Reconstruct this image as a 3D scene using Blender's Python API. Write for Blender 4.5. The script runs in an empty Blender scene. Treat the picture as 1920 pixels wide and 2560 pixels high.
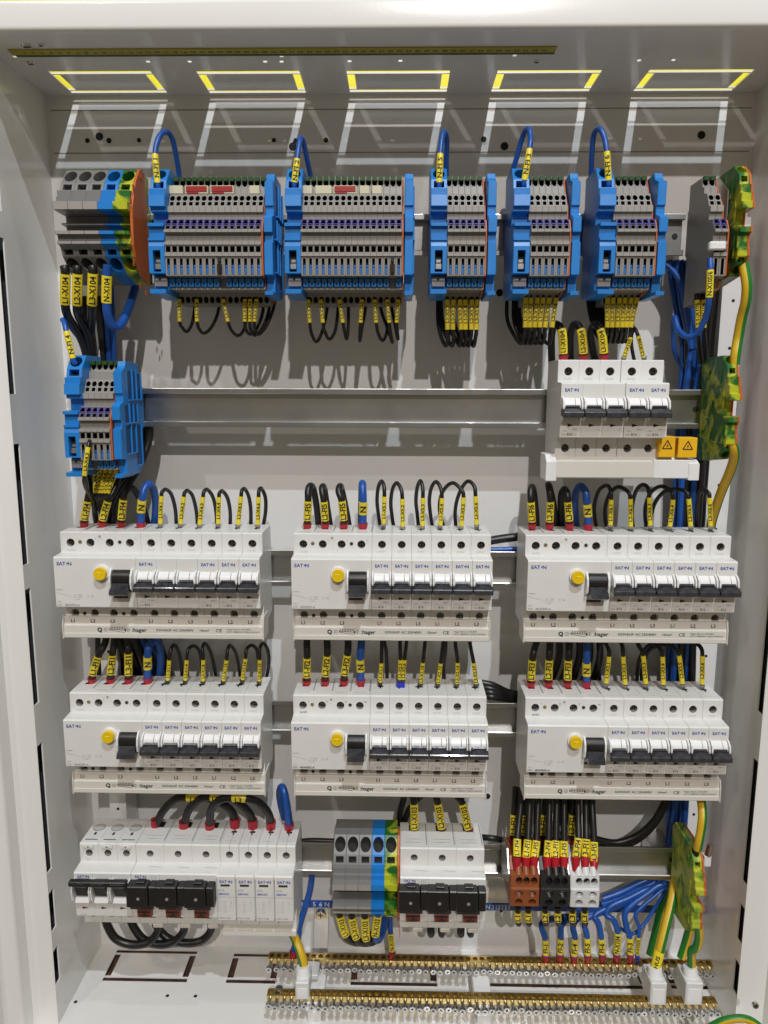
import bpy, math, random
from mathutils import Vector, Matrix
random.seed(7)
C = bpy.context.scene
S = 0.001                       # the script is written in millimetres
# ------------------------------------------------------------------ camera, light, exposure
CAM = (-0.117, -682.907, -132.601); PITCH, YAW, ROLL, FPX = -0.1628, -0.0187, 0.0031, 1856.63
def cam_axes():
    cp, sp, cy, sy, cr, sr = math.cos(PITCH), math.sin(PITCH), math.cos(YAW), math.sin(YAW), math.cos(ROLL), math.sin(ROLL)
    fw = Vector((sy*cp, cy*cp, sp)); rt = Vector((cy, -sy, 0)); up = rt.cross(fw)
    return cr*rt+sr*up, -sr*rt+cr*up, fw
RT, UP, FW = cam_axes(); CV = Vector(CAM)
cam = bpy.data.cameras.new('camera'); camo = bpy.data.objects.new('camera', cam); C.collection.objects.link(camo)
m = Matrix((RT, UP, -FW)).transposed().to_4x4(); m.translation = CV*S; camo.matrix_world = m
cam.sensor_fit = 'HORIZONTAL'; cam.sensor_width = 36; cam.lens = FPX/1920*36; cam.clip_start = .01; cam.clip_end = 50
C.camera = camo
C.render.resolution_x = 768; C.render.resolution_y = 1024
C.view_settings.view_transform = 'Standard'; C.view_settings.look = 'None'
C.view_settings.exposure = 0.02; C.view_settings.gamma = 1
w = bpy.data.worlds.new('World'); C.world = w; w.use_nodes = True
w.node_tree.nodes['Background'].inputs[0].default_value = (.93, .77, .57, 1)
w.node_tree.nodes['Background'].inputs[1].default_value = .185
def lamp(x, y, z, watt, col, rad):
    l = bpy.data.lights.new('ceiling_spot', 'POINT'); l.energy = watt; l.color = col; l.shadow_soft_size = rad
    o = bpy.data.objects.new('ceiling_spot', l); o.location = (x*S, y*S, z*S); C.collection.objects.link(o)
HZ = 2020
lamp(380, -1570, HZ, 135, (.84, .92, 1), .018)
lamp(380, -750, HZ, 21, (.86, .94, 1), .022)
lamp(340, -3350, HZ, 235, (.98, .92, .88), .026)
lamp(-1120, -2040, HZ, 42, (1, .93, .88), .03)
lamp(-1120, -960, HZ, 11, (1, .95, .90), .025)

# pixel of the photograph + known depth -> world point (mm)
def ray(px, py): return FW+(px-960)/FPX*RT-(py-1280)/FPX*UP
def P(px, py, Y): d = ray(px, py); return CV+d*((Y-CV.y)/d.y)
def PZ(px, py, Z): d = ray(px, py); return CV+d*((Z-CV.z)/d.z)
def PX(px, py, X): d = ray(px, py); return CV+d*((X-CV.x)/d.x)
RG = dict(ra=(100,400,.38578), rb=(680,400,.38578), rc=(1240,400,.40989), rd=(100,780,.38578), re=(1300,780,.37372),
          a3=(100,1200,.37372), b3=(690,1200,.37372), c3=(1260,1200,.37372), a4=(100,1590,.37372), b4=(690,1590,.37372), c4=(1260,1590,.37372),
          rg=(140,1960,.38578), rh=(700,1960,.38578), ri=(1240,1960,.40989), rj=(0,2000,.42194), rk=(640,2200,.39783), n=(0,0,1))
def px(r, u, v): a = RG[r]; return a[0]+a[2]*u, a[1]+a[2]*v
def Q(r, u, v, Y): return P(*px(r, u, v), Y)
ROWZ = [1.5, -149, -299, -449, -600]

# ------------------------------------------------------------------ materials
MAT = {}
def mat(name, col, rough=.45, metal=0, bump=0, bscale=400, var=.04, coat=0, vscale=60, emit=0):
    m = bpy.data.materials.new(name); m.use_nodes = True; nt = m.node_tree; b = nt.nodes['Principled BSDF']
    b.inputs['Roughness'].default_value = rough; b.inputs['Metallic'].default_value = metal
    if coat: b.inputs['Coat Weight'].default_value = coat; b.inputs['Coat Roughness'].default_value = .06
    tc = nt.nodes.new('ShaderNodeTexCoord')
    n = nt.nodes.new('ShaderNodeTexNoise'); n.inputs['Scale'].default_value = vscale; n.inputs['Detail'].default_value = 5
    nt.links.new(tc.outputs['Object'], n.inputs['Vector'])
    r = nt.nodes.new('ShaderNodeValToRGB'); nt.links.new(n.outputs[0], r.inputs[0])
    r.color_ramp.elements[0].position = .3; r.color_ramp.elements[1].position = .7
    r.color_ramp.elements[0].color = tuple(max(0, c*(1-var)) for c in col)+(1,)
    r.color_ramp.elements[1].color = tuple(min(1, c*(1+var)) for c in col)+(1,)
    nt.links.new(r.outputs[0], b.inputs['Base Color'])
    if bump:
        n2 = nt.nodes.new('ShaderNodeTexNoise'); n2.inputs['Scale'].default_value = bscale; n2.inputs['Detail'].default_value = 3
        nt.links.new(tc.outputs['Object'], n2.inputs['Vector'])
        bp = nt.nodes.new('ShaderNodeBump'); bp.inputs['Strength'].default_value = bump; bp.inputs['Distance'].default_value = .0005
        nt.links.new(n2.outputs[0], bp.inputs['Height']); nt.links.new(bp.outputs[0], b.inputs['Normal'])
    MAT[name] = m; return m
mat('cabinet_paint', (.81,.80,.77), .2, 0, .06, 300, .02, .25, 6)
mat('panel_paint', (.79,.785,.77), .24, 0, .05, 300, .02, .2, 6)
mat('white_plastic', (.73,.725,.70), .34, 0, .05, 900, .015)
mat('bright_plastic', (.80,.80,.79), .35, 0, .04, 900, .015)
mat('beige_plastic', (.70,.675,.615), .42, 0, .05, 900, .02)
mat('grey_terminal', (.25,.235,.215), .42, 0, .08, 900, .05)
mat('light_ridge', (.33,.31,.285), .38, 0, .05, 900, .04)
mat('grey_block', (.20,.20,.195), .4, 0, .08, 900, .05)
mat('blue_plastic', (.012,.20,.58), .38, 0, .06, 900, .08)
mat('pocket_shade_blue', (.004,.05,.17), .5)  # bracket blue with the shade of the pockets put into the colour
mat('tab_blue', (.02,.15,.45), .4)
mat('purple_plastic', (.045,.03,.26), .4)
mat('green_plastic', (.02,.07,.015), .4)
mat('orange_plastic', (.55,.12,.025), .42, 0, .08, 700, .08)
mat('warning_yellow', (.83,.46,.01), .4)
mat('marker_yellow', (.86,.70,.03), .33, 0, .05, 500, .05)
mat('test_yellow', (.83,.56,.005), .3)
mat('cream_plastic', (.62,.59,.42), .45)
mat('red_plastic', (.34,.02,.02), .4)
mat('ferrule_red', (.42,.010,.022), .36, 0, .04, 500, .1)
mat('ferrule_grey', (.18,.18,.185), .4)
mat('ferrule_blue', (.02,.03,.45), .4)
mat('black_plastic', (.014,.013,.013), .3, 0, .08, 700, .2)
mat('lever_black', (.032,.033,.039), .26, 0, .25, 250, .5, .3, 180)
mat('wire_black', (.012,.011,.011), .36, 0, .12, 300, .2)
mat('wire_blue', (.012,.085,.37), .34, 0, .12, 300, .12)
mat('wire_yellow', (.66,.42,.02), .38, 0, .1, 300, .06)
mat('wire_green', (.015,.19,.02), .38, 0, .1, 300, .1)
mat('dark_hole', (.008,.007,.006), .7)
mat('ink', (.012,.012,.014), .6)
mat('mid_ink', (.14,.135,.13), .6)
mat('soft_ink', (.30,.29,.27), .6)
mat('pale_ink', (.50,.49,.46), .6)
mat('logo_blue', (.01,.045,.36), .5)
mat('white_ink', (.75,.77,.8), .5)
mat('brown_clip', (.17,.035,.015), .4)
mat('brown_block', (.27,.075,.022), .42, 0, .06, 700, .08)
mat('black_block', (.02,.019,.018), .35)
mat('white_block', (.68,.68,.67), .4)
mat('zinc', (.62,.62,.61), .30, 1, .1, 120, .08, 0, 40)
mat('rail_steel', (.45,.45,.44), .33, 1, .06, 60, .10, 0, 25)
mat('screw_steel', (.66,.66,.66), .24, 1, .1, 500, .08)
mat('screw_shaded', (.16,.155,.15), .3, 1, .1, 500, .1)  # steel heads sunk in breaker holes, the shade there put into the colour
mat('brass', (.70,.53,.22), .30, 1, .05, 400, .06)
mat('brass_shaded', (.34,.24,.07), .35, .9)  # brass at the hole bottoms, darkened to paint the shade inside
mat('wall_yellow', (.80,.72,.012), .5)
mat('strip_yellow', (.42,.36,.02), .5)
mat('label_blue', (.012,.075,.36), .45)
mat('slot_brown', (.13,.07,.05), .8, 0, .3, 300, .5)
mat('slot_shade_grey', (.15,.16,.18), .6)  # sheet behind the side slots, the shade of the gap put into its grey
def mat_gy(name, p0, p1, dark, light):
    m = mat(name, (.1,.2,.02), .38)
    nt = m.node_tree; r = [n for n in nt.nodes if n.type == 'VALTORGB'][0]; n = [n for n in nt.nodes if n.type == 'TEX_NOISE'][0]
    n.inputs['Scale'].default_value = 58; n.inputs['Detail'].default_value = 4; n.inputs['Distortion'].default_value = 1.1
    r.color_ramp.elements[0].position = p0; r.color_ramp.elements[1].position = p1
    r.color_ramp.elements[0].color = dark+(1,); r.color_ramp.elements[1].color = light+(1,)
mat_gy('green_yellow_plastic', .44, .60, (.012,.13,.02), (.46,.50,.02))
mat_gy('pale_green_yellow', .34, .54, (.02,.20,.03), (.48,.52,.04))

# ------------------------------------------------------------------ mesh builder
TC = {}
def text_data(s, bold=0):
    k = (s, bold)
    if k not in TC:
        cu = bpy.data.curves.new('t', 'FONT'); cu.body = s; cu.size = 1; cu.resolution_u = 2; cu.offset = bold
        o = bpy.data.objects.new('t', cu); C.collection.objects.link(o); bpy.context.view_layer.update()
        me = o.evaluated_get(bpy.context.evaluated_depsgraph_get()).to_mesh()
        vs = [(v.co.x, v.co.y) for v in me.vertices]; fs = [tuple(p.vertices) for p in me.polygons]
        bpy.data.objects.remove(o); bpy.data.curves.remove(cu)
        if vs:
            x0 = min(a for a, b in vs); x1 = max(a for a, b in vs); vs = [(a-(x0+x1)/2, b-.35) for a, b in vs]
            TC[k] = (vs, fs, x1-x0)
        else: TC[k] = ([], [], 0)
    return TC[k]
class MB:
    def __init__(s): s.v = []; s.f = []; s.m = []; s.sm = []; s.mats = []
    def mi(s, m):
        if m not in s.mats: s.mats.append(m)
        return s.mats.index(m)
    def add(s, vs, fs, m, smooth=False):
        b = len(s.v); s.v += [tuple(v) for v in vs]; i = s.mi(m)
        for f in fs: s.f.append([b+k for k in f]); s.m.append(i); s.sm.append(smooth)
    def box(s, x0, x1, y0, y1, z0, z1, m, c=.25):
        # chamfered box
        c = min(c, abs(x1-x0)*.3, abs(y1-y0)*.3, abs(z1-z0)*.3)
        if x0 > x1: x0, x1 = x1, x0
        if y0 > y1: y0, y1 = y1, y0
        if z0 > z1: z0, z1 = z1, z0
        vs = []; fs = []; idx = {}
        X = (x0, x1); Y = (y0, y1); Z = (z0, z1)
        for i in (0,1):
            for j in (0,1):
                for k in (0,1):
                    sx, sy, sz = (1-2*i), (1-2*j), (1-2*k)
                    for a in range(3):
                        p = [X[i]+sx*c*(a != 0), Y[j]+sy*c*(a != 1), Z[k]+sz*c*(a != 2)]
                        idx[(i,j,k,a)] = len(vs); vs.append(p)
        for i in (0,1):
            fs.append([idx[(i,0,0,0)], idx[(i,1,0,0)], idx[(i,1,1,0)], idx[(i,0,1,0)]])
            fs.append([idx[(0,i,0,1)], idx[(1,i,0,1)], idx[(1,i,1,1)], idx[(0,i,1,1)]])
            fs.append([idx[(0,0,i,2)], idx[(1,0,i,2)], idx[(1,1,i,2)], idx[(0,1,i,2)]])
            for j in (0,1):
                fs.append([idx[(i,j,0,0)], idx[(i,j,1,0)], idx[(i,j,1,1)], idx[(i,j,0,1)]])
                fs.append([idx[(0,i,j,1)], idx[(1,i,j,1)], idx[(1,i,j,2)], idx[(0,i,j,2)]])
                fs.append([idx[(i,0,j,0)], idx[(i,1,j,0)], idx[(i,1,j,2)], idx[(i,0,j,2)]])
                for k in (0,1): fs.append([idx[(i,j,k,0)], idx[(i,j,k,1)], idx[(i,j,k,2)]])
        s.add(vs, fs, m)
    def prof(s, pts, x0, x1, m, holes=None, cm=None, c=.3, segm=None):
        """extrude a closed (y,z) outline along x; holes={seg:[(x,kind,a,b,depth,inner)]}; the ends are chamfered by c"""
        n = len(pts); holes = holes or {}; segm = segm or {}
        cy = sum(p[0] for p in pts)/n; cz = sum(p[1] for p in pts)/n
        ar = sum(pts[i][0]*pts[(i+1)%n][1]-pts[(i+1)%n][0]*pts[i][1] for i in range(n)); sg = 1 if ar > 0 else -1
        ins = []
        for i in range(n):
            a, b, d = pts[i-1], pts[i], pts[(i+1)%n]
            e1 = Vector((b[0]-a[0], b[1]-a[1])); e2 = Vector((d[0]-b[0], d[1]-b[1]))
            if e1.length < 1e-6 or e2.length < 1e-6: ins.append(b); continue
            n1 = Vector((-e1.y, e1.x)).normalized()*sg; n2 = Vector((-e2.y, e2.x)).normalized()*sg; nn = n1+n2
            if nn.length < .3: nn = n1
            nn.normalize(); ins.append((b[0]+nn.x*c, b[1]+nn.y*c))
        for xa, xb, inn in ((x0, x0+c, 1), (x1, x1-c, 1)):
            vs = [(xa, p[0], p[1]) for p in ins]+[(xb, p[0], p[1]) for p in pts]
            s.add(vs, [[i for i in range(n)]]+[[i, (i+1)%n, n+(i+1)%n, n+i] for i in range(n)], cm or m)
        xa, xb = x0+c, x1-c
        for i in range(n):
            p, q = pts[i], pts[(i+1)%n]; mm = segm.get(i, m)
            if i not in holes: s.add([(xa,)+tuple(p), (xb,)+tuple(p), (xb,)+tuple(q), (xa,)+tuple(q)], [[0,1,2,3]], mm); continue
            L = math.hypot(q[0]-p[0], q[1]-p[1]); ey = ((q[0]-p[0])/L, (q[1]-p[1])/L)
            nrm = (-ey[1]*sg, ey[0]*sg)      # inward
            s.face_holes(Vector((xa, p[0], p[1])), Vector((1,0,0)), Vector((0, ey[0], ey[1])), Vector((0, nrm[0], nrm[1])), xb-xa, L,
                         [(h[0]-xa,)+tuple(h[1:]) for h in holes[i]], mm)
    def face_holes(s, o, eu, ev, en, W, H, hs, m):
        """rectangle W x H with holes (u, v, kind, a, b, depth, inner, bottom)"""
        cols = {}
        for h in hs: cols.setdefault(round(h[0], 2), []).append(h)
        us = sorted(cols); ub = [0]+[(us[i]+us[i+1])/2 for i in range(len(us)-1)]+[W]
        for k, u in enumerate(us):
            col = sorted(cols[u], key=lambda h: h[1]); vb = [0]+[(col[i][1]+col[i+1][1])/2 for i in range(len(col)-1)]+[H]
            for j, h in enumerate(col):
                s.cell(o, eu, ev, en, ub[k], ub[k+1], vb[j], vb[j+1], h, m)
    def cell(s, o, eu, ev, en, u0, u1, v0, v1, h, m):
        u, v, kind, a, b, dep, inner = h[:7]; bottom = h[7] if len(h) > 7 else 'dark_hole'
        if kind == 'c':
            ang = sorted(set([round(2*math.pi*i/16, 4) for i in range(16)]+[round(math.atan2(y-v, x-u)%(2*math.pi), 4) for x in (u0,u1) for y in (v0,v1)]))
            inn = [(u+a*math.cos(t), v+b*math.sin(t)) for t in ang]
        else:
            cr = [(u0,v0),(u1,v0),(u1,v1),(u0,v1)]; inn = [(u-a,v-b),(u+a,v-b),(u+a,v+b),(u-a,v+b)]; ang = None
        if ang:
            out = []
            for t in ang:
                cx, sy = math.cos(t), math.sin(t)
                ks = [1e9]
                if cx > 1e-6: ks.append((u1-u)/cx)
                if cx < -1e-6: ks.append((u0-u)/cx)
                if sy > 1e-6: ks.append((v1-v)/sy)
                if sy < -1e-6: ks.append((v0-v)/sy)
                kk = min(ks); out.append((u+kk*cx, v+kk*sy))
        else: out = cr
        n = len(out); G = lambda p, d=0: o+eu*p[0]+ev*p[1]+en*d
        s.add([G(p) for p in out]+[G(p) for p in inn], [[i, (i+1)%n, n+(i+1)%n, n+i] for i in range(n)], m)
        s.add([G(p) for p in inn]+[G(p, dep) for p in inn], [[i, (i+1)%n, n+(i+1)%n, n+i] for i in range(n)], inner, ang is not None)
        s.add([G(p, dep) for p in inn], [list(range(n))], bottom)
    def cyl(s, p0, p1, r0, r1, m, n=14, cap=True):
        p0 = Vector(p0); p1 = Vector(p1); t = (p1-p0).normalized(); a = t.orthogonal().normalized(); b = t.cross(a)
        r = lambda p, q: [p+(a*math.cos(2*math.pi*i/n)+b*math.sin(2*math.pi*i/n))*q for i in range(n)]
        s.add(r(p0, r0)+r(p1, r1), [[i, (i+1)%n, n+(i+1)%n, n+i] for i in range(n)], m, True)
        if cap: s.add(r(p0, r0), [list(range(n))], m); s.add(r(p1, r1), [list(range(n))], m)
    def tube(s, pts, r, m, n=12, m2=None, twist=0):
        fr = frames(pts); k = len(pts); vs = []
        for i, (p, t, a, b) in enumerate(fr):
            th0 = twist
            vs += [p+(a*math.cos(2*math.pi*j/n+th0)+b*math.sin(2*math.pi*j/n+th0))*r for j in range(n)]
        fa = []; fb = []
        for i in range(k-1):
            for j in range(n):
                f = [i*n+j, i*n+(j+1)%n, (i+1)*n+(j+1)%n, (i+1)*n+j]
                (fb if (m2 and 0 <= j < n*.38) else fa).append(f)
        s.add(vs, fa, m, True)
        if fb: s.add(vs, fb, m2, True)
        s.add(vs[:n], [list(range(n))], m); s.add(vs[-n:], [list(range(n))], m)
    def text(s, t, size, o, m, ux=(1,0,0), uz=(0,0,1), bold=.012, align='c', squash=1):
        vs, fs, wd = text_data(t, bold); o = Vector(o); ux = Vector(ux); uz = Vector(uz)
        dx = wd/2 if align == 'l' else 0
        s.add([o+ux*(x+dx)*size*squash+uz*y*size for x, y in vs], fs, m)
    def build(s, name, parent=None, loc=None):
        L = Vector(loc) if loc is not None else Vector((0,0,0))
        me = bpy.data.meshes.new(name); me.from_pydata([((Vector(v)-L)*S)[:] for v in s.v], [], s.f)
        for mm in s.mats: me.materials.append(MAT[mm])
        me.polygons.foreach_set('material_index', s.m); me.polygons.foreach_set('use_smooth', s.sm)
        me.update(); me.validate()
        o = bpy.data.objects.new(name, me); C.collection.objects.link(o); o.location = L*S
        if parent:
            o.parent = parent
        return o
def frames(pts):
    out = []; a = None
    for i, p in enumerate(pts):
        t = (pts[min(i+1, len(pts)-1)]-pts[max(i-1, 0)]).normalized()
        if a is None: a = (Vector((0,-1,0))-t*(-t.y)); a = a.normalized() if a.length > .1 else t.orthogonal().normalized()
        else: a = (a-t*a.dot(t)).normalized()
        out.append((p, t, a, t.cross(a)))
    return out
def tag(o, label, cat, group=None):
    o['label'] = label; o['category'] = cat
    if group: o['group'] = group
    return o
def empty(name, loc, label, cat, group=None):
    o = bpy.data.objects.new(name, None); o.empty_display_size = .01; C.collection.objects.link(o); o.location = Vector(loc)*S
    return tag(o, label, cat, group)
def copy_tree(o, parent=None):
    c = o.copy(); C.collection.objects.link(c); c.parent = parent
    for ch in [k for k in KIDS.get(o.name, [])]: copy_tree(ch, c)
    return c
KIDS = {}
def kids(o):
    KIDS[o.name] = list(o.children)
    for c in o.children: kids(c)
def inst(proto, loc, label, group=None, cat=None):
    """first use moves the prototype itself, later uses copy it with its parts"""
    if proto.get('_used'): o = copy_tree(proto)
    else: kids(proto); proto['_used'] = 1; o = proto
    o.location = Vector(loc)*S; o['label'] = label
    if group: o['group'] = group
    if cat: o['category'] = cat
    return o
ORD = ['first','second','third','fourth','fifth','sixth','seventh','eighth','ninth','tenth','eleventh','twelfth','thirteenth','fourteenth','fifteenth','sixteenth']

# ------------------------------------------------------------------ the wall behind and the cabinet
YB, XL, XR, ZC, ZF, YF = 45, -325, 322, 132.6, -739, -76
mb = MB(); mb.box(-900, 900, 78, 90, -1200, 700, 'wall_yellow', 0); o = mb.build('wall'); o['kind'] = 'structure'
def plate(mb, f, u0, u1, v0, v1, w0, w1, holes, m):
    us = sorted(set([u0, u1]+[h[0] for h in holes]+[h[1] for h in holes])); vs = sorted(set([v0, v1]+[h[2] for h in holes]+[h[3] for h in holes]))
    def solid(i, j):
        if i < 0 or j < 0 or i >= len(us)-1 or j >= len(vs)-1: return False
        a = (us[i]+us[i+1])/2; b = (vs[j]+vs[j+1])/2
        return not any(h[0] < a < h[1] and h[2] < b < h[3] for h in holes)
    for i in range(len(us)-1):
        for j in range(len(vs)-1):
            if not solid(i, j): continue
            a, b, c, d = us[i], us[i+1], vs[j], vs[j+1]
            for w_ in (w0, w1): mb.add([f(a,c,w_), f(b,c,w_), f(b,d,w_), f(a,d,w_)], [[0,1,2,3]], m)
            for (di, dj, e) in ((-1,0,((a,c),(a,d))), (1,0,((b,c),(b,d))), (0,-1,((a,c),(b,c))), (0,1,((a,d),(b,d)))):
                if not solid(i+di, j+dj):
                    (p, q) = e; mb.add([f(*p,w0), f(*q,w0), f(*q,w1), f(*p,w1)], [[0,1,2,3]], m)
cab = empty('electrical_cabinet', (0, YB, ZF), 'open white sheet metal switchgear cabinet seen from the front, filled with breakers and terminals', 'cabinet')
cab.location = (0,0,0)
# back panel with bolt holes
mb = MB(); plate(mb, lambda u,v,w_: (u, w_, v), XL-2, XR+2, ZF-2, ZC+2, YB, YB+2, [], 'panel_paint')
for y in (273, 381): z = P(960, y, YB).z; mb.box(XL+4, XR-4, YB-.25, YB+1, z-.45, z+.45, 'soft_ink', .05)
for (hx, hy, r) in ((219,352,2.2),(249,342,3.6),(273,352,2.4),(348,351,2),(685,351,2),(732,367,3.6),(739,351,1.8),(815,351,2.2),(1209,349,2.6),(1261,366,3.6),(1753,338,3.6),(1249,732,3.4),(1253,2277,1.6),(228,2350,1.2),(1218,1990,3.2)):
    p = P(hx, hy, YB); mb.cyl((p.x, YB-.5, p.z), (p.x, YB+.5, p.z), r+1.1, r+1.1, 'panel_paint', 18); mb.cyl((p.x, YB-.7, p.z), (p.x, YB+.5, p.z), r, r, 'dark_hole', 16)
mb.build('back_panel', cab)
# top panel with the knock-out slots
def knock(recs, Z):
    hs = []
    for (p0, p1, p2, p3) in recs:     # front-left, front-right, back-right, back-left pixels
        a, b, c, d = [PZ(*p, Z) for p in (p0, p1, p2, p3)]
        x0 = (a.x+d.x)/2; x1 = (b.x+c.x)/2; y0 = min(a.y, b.y); y1 = max(c.y, d.y); y0 = (a.y+b.y)/2; y1 = (c.y+d.y)/2
        hs += [(x0, x1, y0, y0+5.5), (x0, x1, y1-5, y1), (x0, x0+6.5, y0+7, y1-6.5), (x1-6.5, x1, y0+7, y1-6.5)]
    return hs
z1 = .57866
top_rec = [((122,178),(379,178),(415,231.5),(178,232.5)), ((492,178),(749,177.5),(764,231.5),(523,232.5)), ((866,177.5),(960+285*z1,176.5),(960+272*z1,229),(875,230)),
           ((960+490*z1,176),(960+940*z1,175.5),(960+888*z1,228),(960+465*z1,228.5)), ((960+1145*z1,175),(1885,172.8),(1833,226),(960+1080*z1,227.5))]
hol = knock(top_rec, ZC)
for (hx, hy) in ((37,142),(370,154),(474,154),(663,154),(704,141),(704,154),(874,153),(1001,152),(1287,139),(1598,151),(1684,150)):
    p = PZ(hx, hy, ZC); hol.append((p.x-1.6, p.x+1.6, p.y-1.6, p.y+1.6))
mb = MB(); plate(mb, lambda u,v,w_: (u, v, w_), XL-24, XR+26, YF+.5, YB+2, ZC, ZC+1.3, hol, 'cabinet_paint'); mb.build('top_panel', cab)
# bottom panel
fj = lambda u, v: px('rj', u, v)
bot = [(fj(605,1075),fj(1110,1075),fj(1170,888),fj(692,888)), (fj(1340,1085),px('rk',130,650),px('rk',150,462),fj(1385,905)),
       (px('rk',592,660),px('rk',1132,668),px('rk',1130,470),px('rk',610,462)), (px('rk',1378,668),px('ri',900,1250),px('ri',890,1080),px('rk',1385,475)), (px('ri',1040,1250),px('ri',1330,1250),px('ri',1300,1080),px('ri',1030,1080))]
hb = []
for r in bot: hb += knock([r], ZF)
mb = MB(); plate(mb, lambda u,v,w_: (u, v, w_), XL-24, XR+26, -108, YB+2, ZF-1.3, ZF, hb, 'cabinet_paint')
for (u, v) in ((448,1196),(992,1160),(1158,1162)): p = PZ(*fj(u, v), ZF); mb.cyl((p.x, p.y, ZF-1), (p.x, p.y, ZF+.15), 1.8, 1.8, 'dark_hole', 12)
mb.build('bottom_panel', cab)
mb = MB(); mb.box(XL-24, XR+26, -108, 76, ZF-9, ZF-7, 'slot_brown', 0); mb.build('base_plate', cab)
# side panels with slots near the front edge, stepping outwards to the door frame
def side(X, sg, slots, Xo, name):
    mb = MB(); hs = [(-60.5, -50.5, min(a, b), max(a, b)) for a, b in slots]
    plate(mb, lambda u,v,w_: (w_, u, v), -61, YB+2, ZF, ZC, X, X-sg*1.3, hs, 'cabinet_paint')
    mb.box(X-sg*1.3, Xo, -61, -59.8, ZF, ZC, 'cabinet_paint', .1)
    mb.build(name, cab)
    mb = MB(); mb.box(X-sg*11, X-sg*12, -59, YB, ZF, ZC, 'slot_shade_grey', 0)
    for a, b in slots[1:4:2]:
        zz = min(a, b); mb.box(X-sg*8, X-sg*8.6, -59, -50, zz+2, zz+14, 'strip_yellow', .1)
    mb.build('slot_backing', cab)
zl = lambda x, y: PX(x, y, XL).z
sl = [(zl(5,265),zl(5,350)),(zl(9,415),zl(12,532)),(zl(20,600),zl(40,985)),(zl(48,1109),zl(68,1410)),(zl(75,1469),zl(92,1760)),(zl(100,1860),zl(120,2183)),(zl(126,2230),zl(133,2327)),(zl(138,2372),zl(142,2460))]
side(XL, 1, sl, XL-24, 'left_panel')
zr = lambda x, y: PX(x, y, XR).z
sr = [(zr(1905,1483),zr(1897,1780)),(zr(1880,1890),zr(1862,2209)),(zr(1850,2255),zr(1846,2350)),(zr(1838,2395),zr(1833,2475))]
side(XR, -1, sr, XR+26, 'right_panel')
# front frame: returns and flange with rounded folds
def fold(pts, r=3.5, n=5):
    out = []
    for i, p in enumerate(pts):
        if i in (0, len(pts)-1): out.append(p); continue
        a = Vector(pts[i-1])-Vector(p); b = Vector(pts[i+1])-Vector(p); a.normalize(); b.normalize()
        A = Vector(p)+a*r; B = Vector(p)+b*r
        for k in range(n+1):
            t = k/n; q = A*(1-t)**2+Vector(p)*2*t*(1-t)+B*t*t; out.append((q.x, q.y))
    return out
def strip(mb, pts, f, w0, w1, m):
    n = len(pts); vs = [f(p, w0) for p in pts]+[f(p, w1) for p in pts]
    mb.add(vs, [[i, i+1, n+i+1, n+i] for i in range(n-1)], m, True)
for X, sg in ((XL-24, -1), (XR+26, 1)):
    mb = MB(); pts = fold([(X, -60), (X, -78), (X+sg*16, -80), (X+sg*17, -92), (X+sg*60, -93), (X+sg*60, -60)])
    strip(mb, pts, lambda p, w_: (p[0], p[1], w_), ZF-30, ZC+30, 'cabinet_paint'); mb.build('door_frame', cab)
mb = MB(); pts = fold([(YF+3, ZC-.05), (YF-4, ZC), (YF-4, ZC+21.6), (YF+10, ZC+22.6), (YF+10, ZC+17)], 3.5)
strip(mb, pts, lambda p, w_: (w_, p[0], p[1]), XL-90, XR+90, 'cabinet_paint'); mb.build('top_lip', cab)
p = P(*px('ri', 1585, 1355), -93.5)
mb = MB(); mb.cyl((p.x, -93.6, p.z), (p.x, -91, p.z), 2.8, 2.8, 'screw_steel'); mb.box(p.x-1.8, p.x+1.8, -93.9, -93.4, p.z-.4, p.z+.4, 'ink', 0); mb.box(p.x-.4, p.x+.4, -93.9, -93.4, p.z-1.8, p.z+1.8, 'ink', 0); mb.build('frame_screw', cab)
# small steel screws in the top panel
for (hx, hy, r) in ((68,113,4.6),(102,110,2.2),(77,156,3.2),(1341,152,2.6)):
    p = PZ(hx, hy, ZC); mb = MB(); mb.cyl((p.x, p.y, ZC), (p.x, p.y, ZC-1.4), r, r*.8, 'screw_steel'); mb.box(p.x-r*.6, p.x+r*.6, p.y-.5, p.y+.5, ZC-1.7, ZC-1.2, 'ink', 0); mb.build('panel_screw', cab)
# numbered strip under the top
a = PZ(20, 128, ZC-1.2); b = PZ(1385, 136, ZC-1.2)
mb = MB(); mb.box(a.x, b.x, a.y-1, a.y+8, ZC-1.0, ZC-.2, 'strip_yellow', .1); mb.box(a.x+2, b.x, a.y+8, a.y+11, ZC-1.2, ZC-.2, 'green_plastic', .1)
for i in range(1, 60): mb.text(str(i), 4.6, (a.x+4+(b.x-a.x-6)*i/60, a.y+4, ZC-1.1), 'ink', ux=(1,0,0), uz=(0,1,0), bold=.02)
tag(mb.build('numbered_strip', None, (a.x, a.y, ZC)), 'long narrow yellow strip with small black numbers stuck under the cabinet top', 'label strip')

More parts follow.
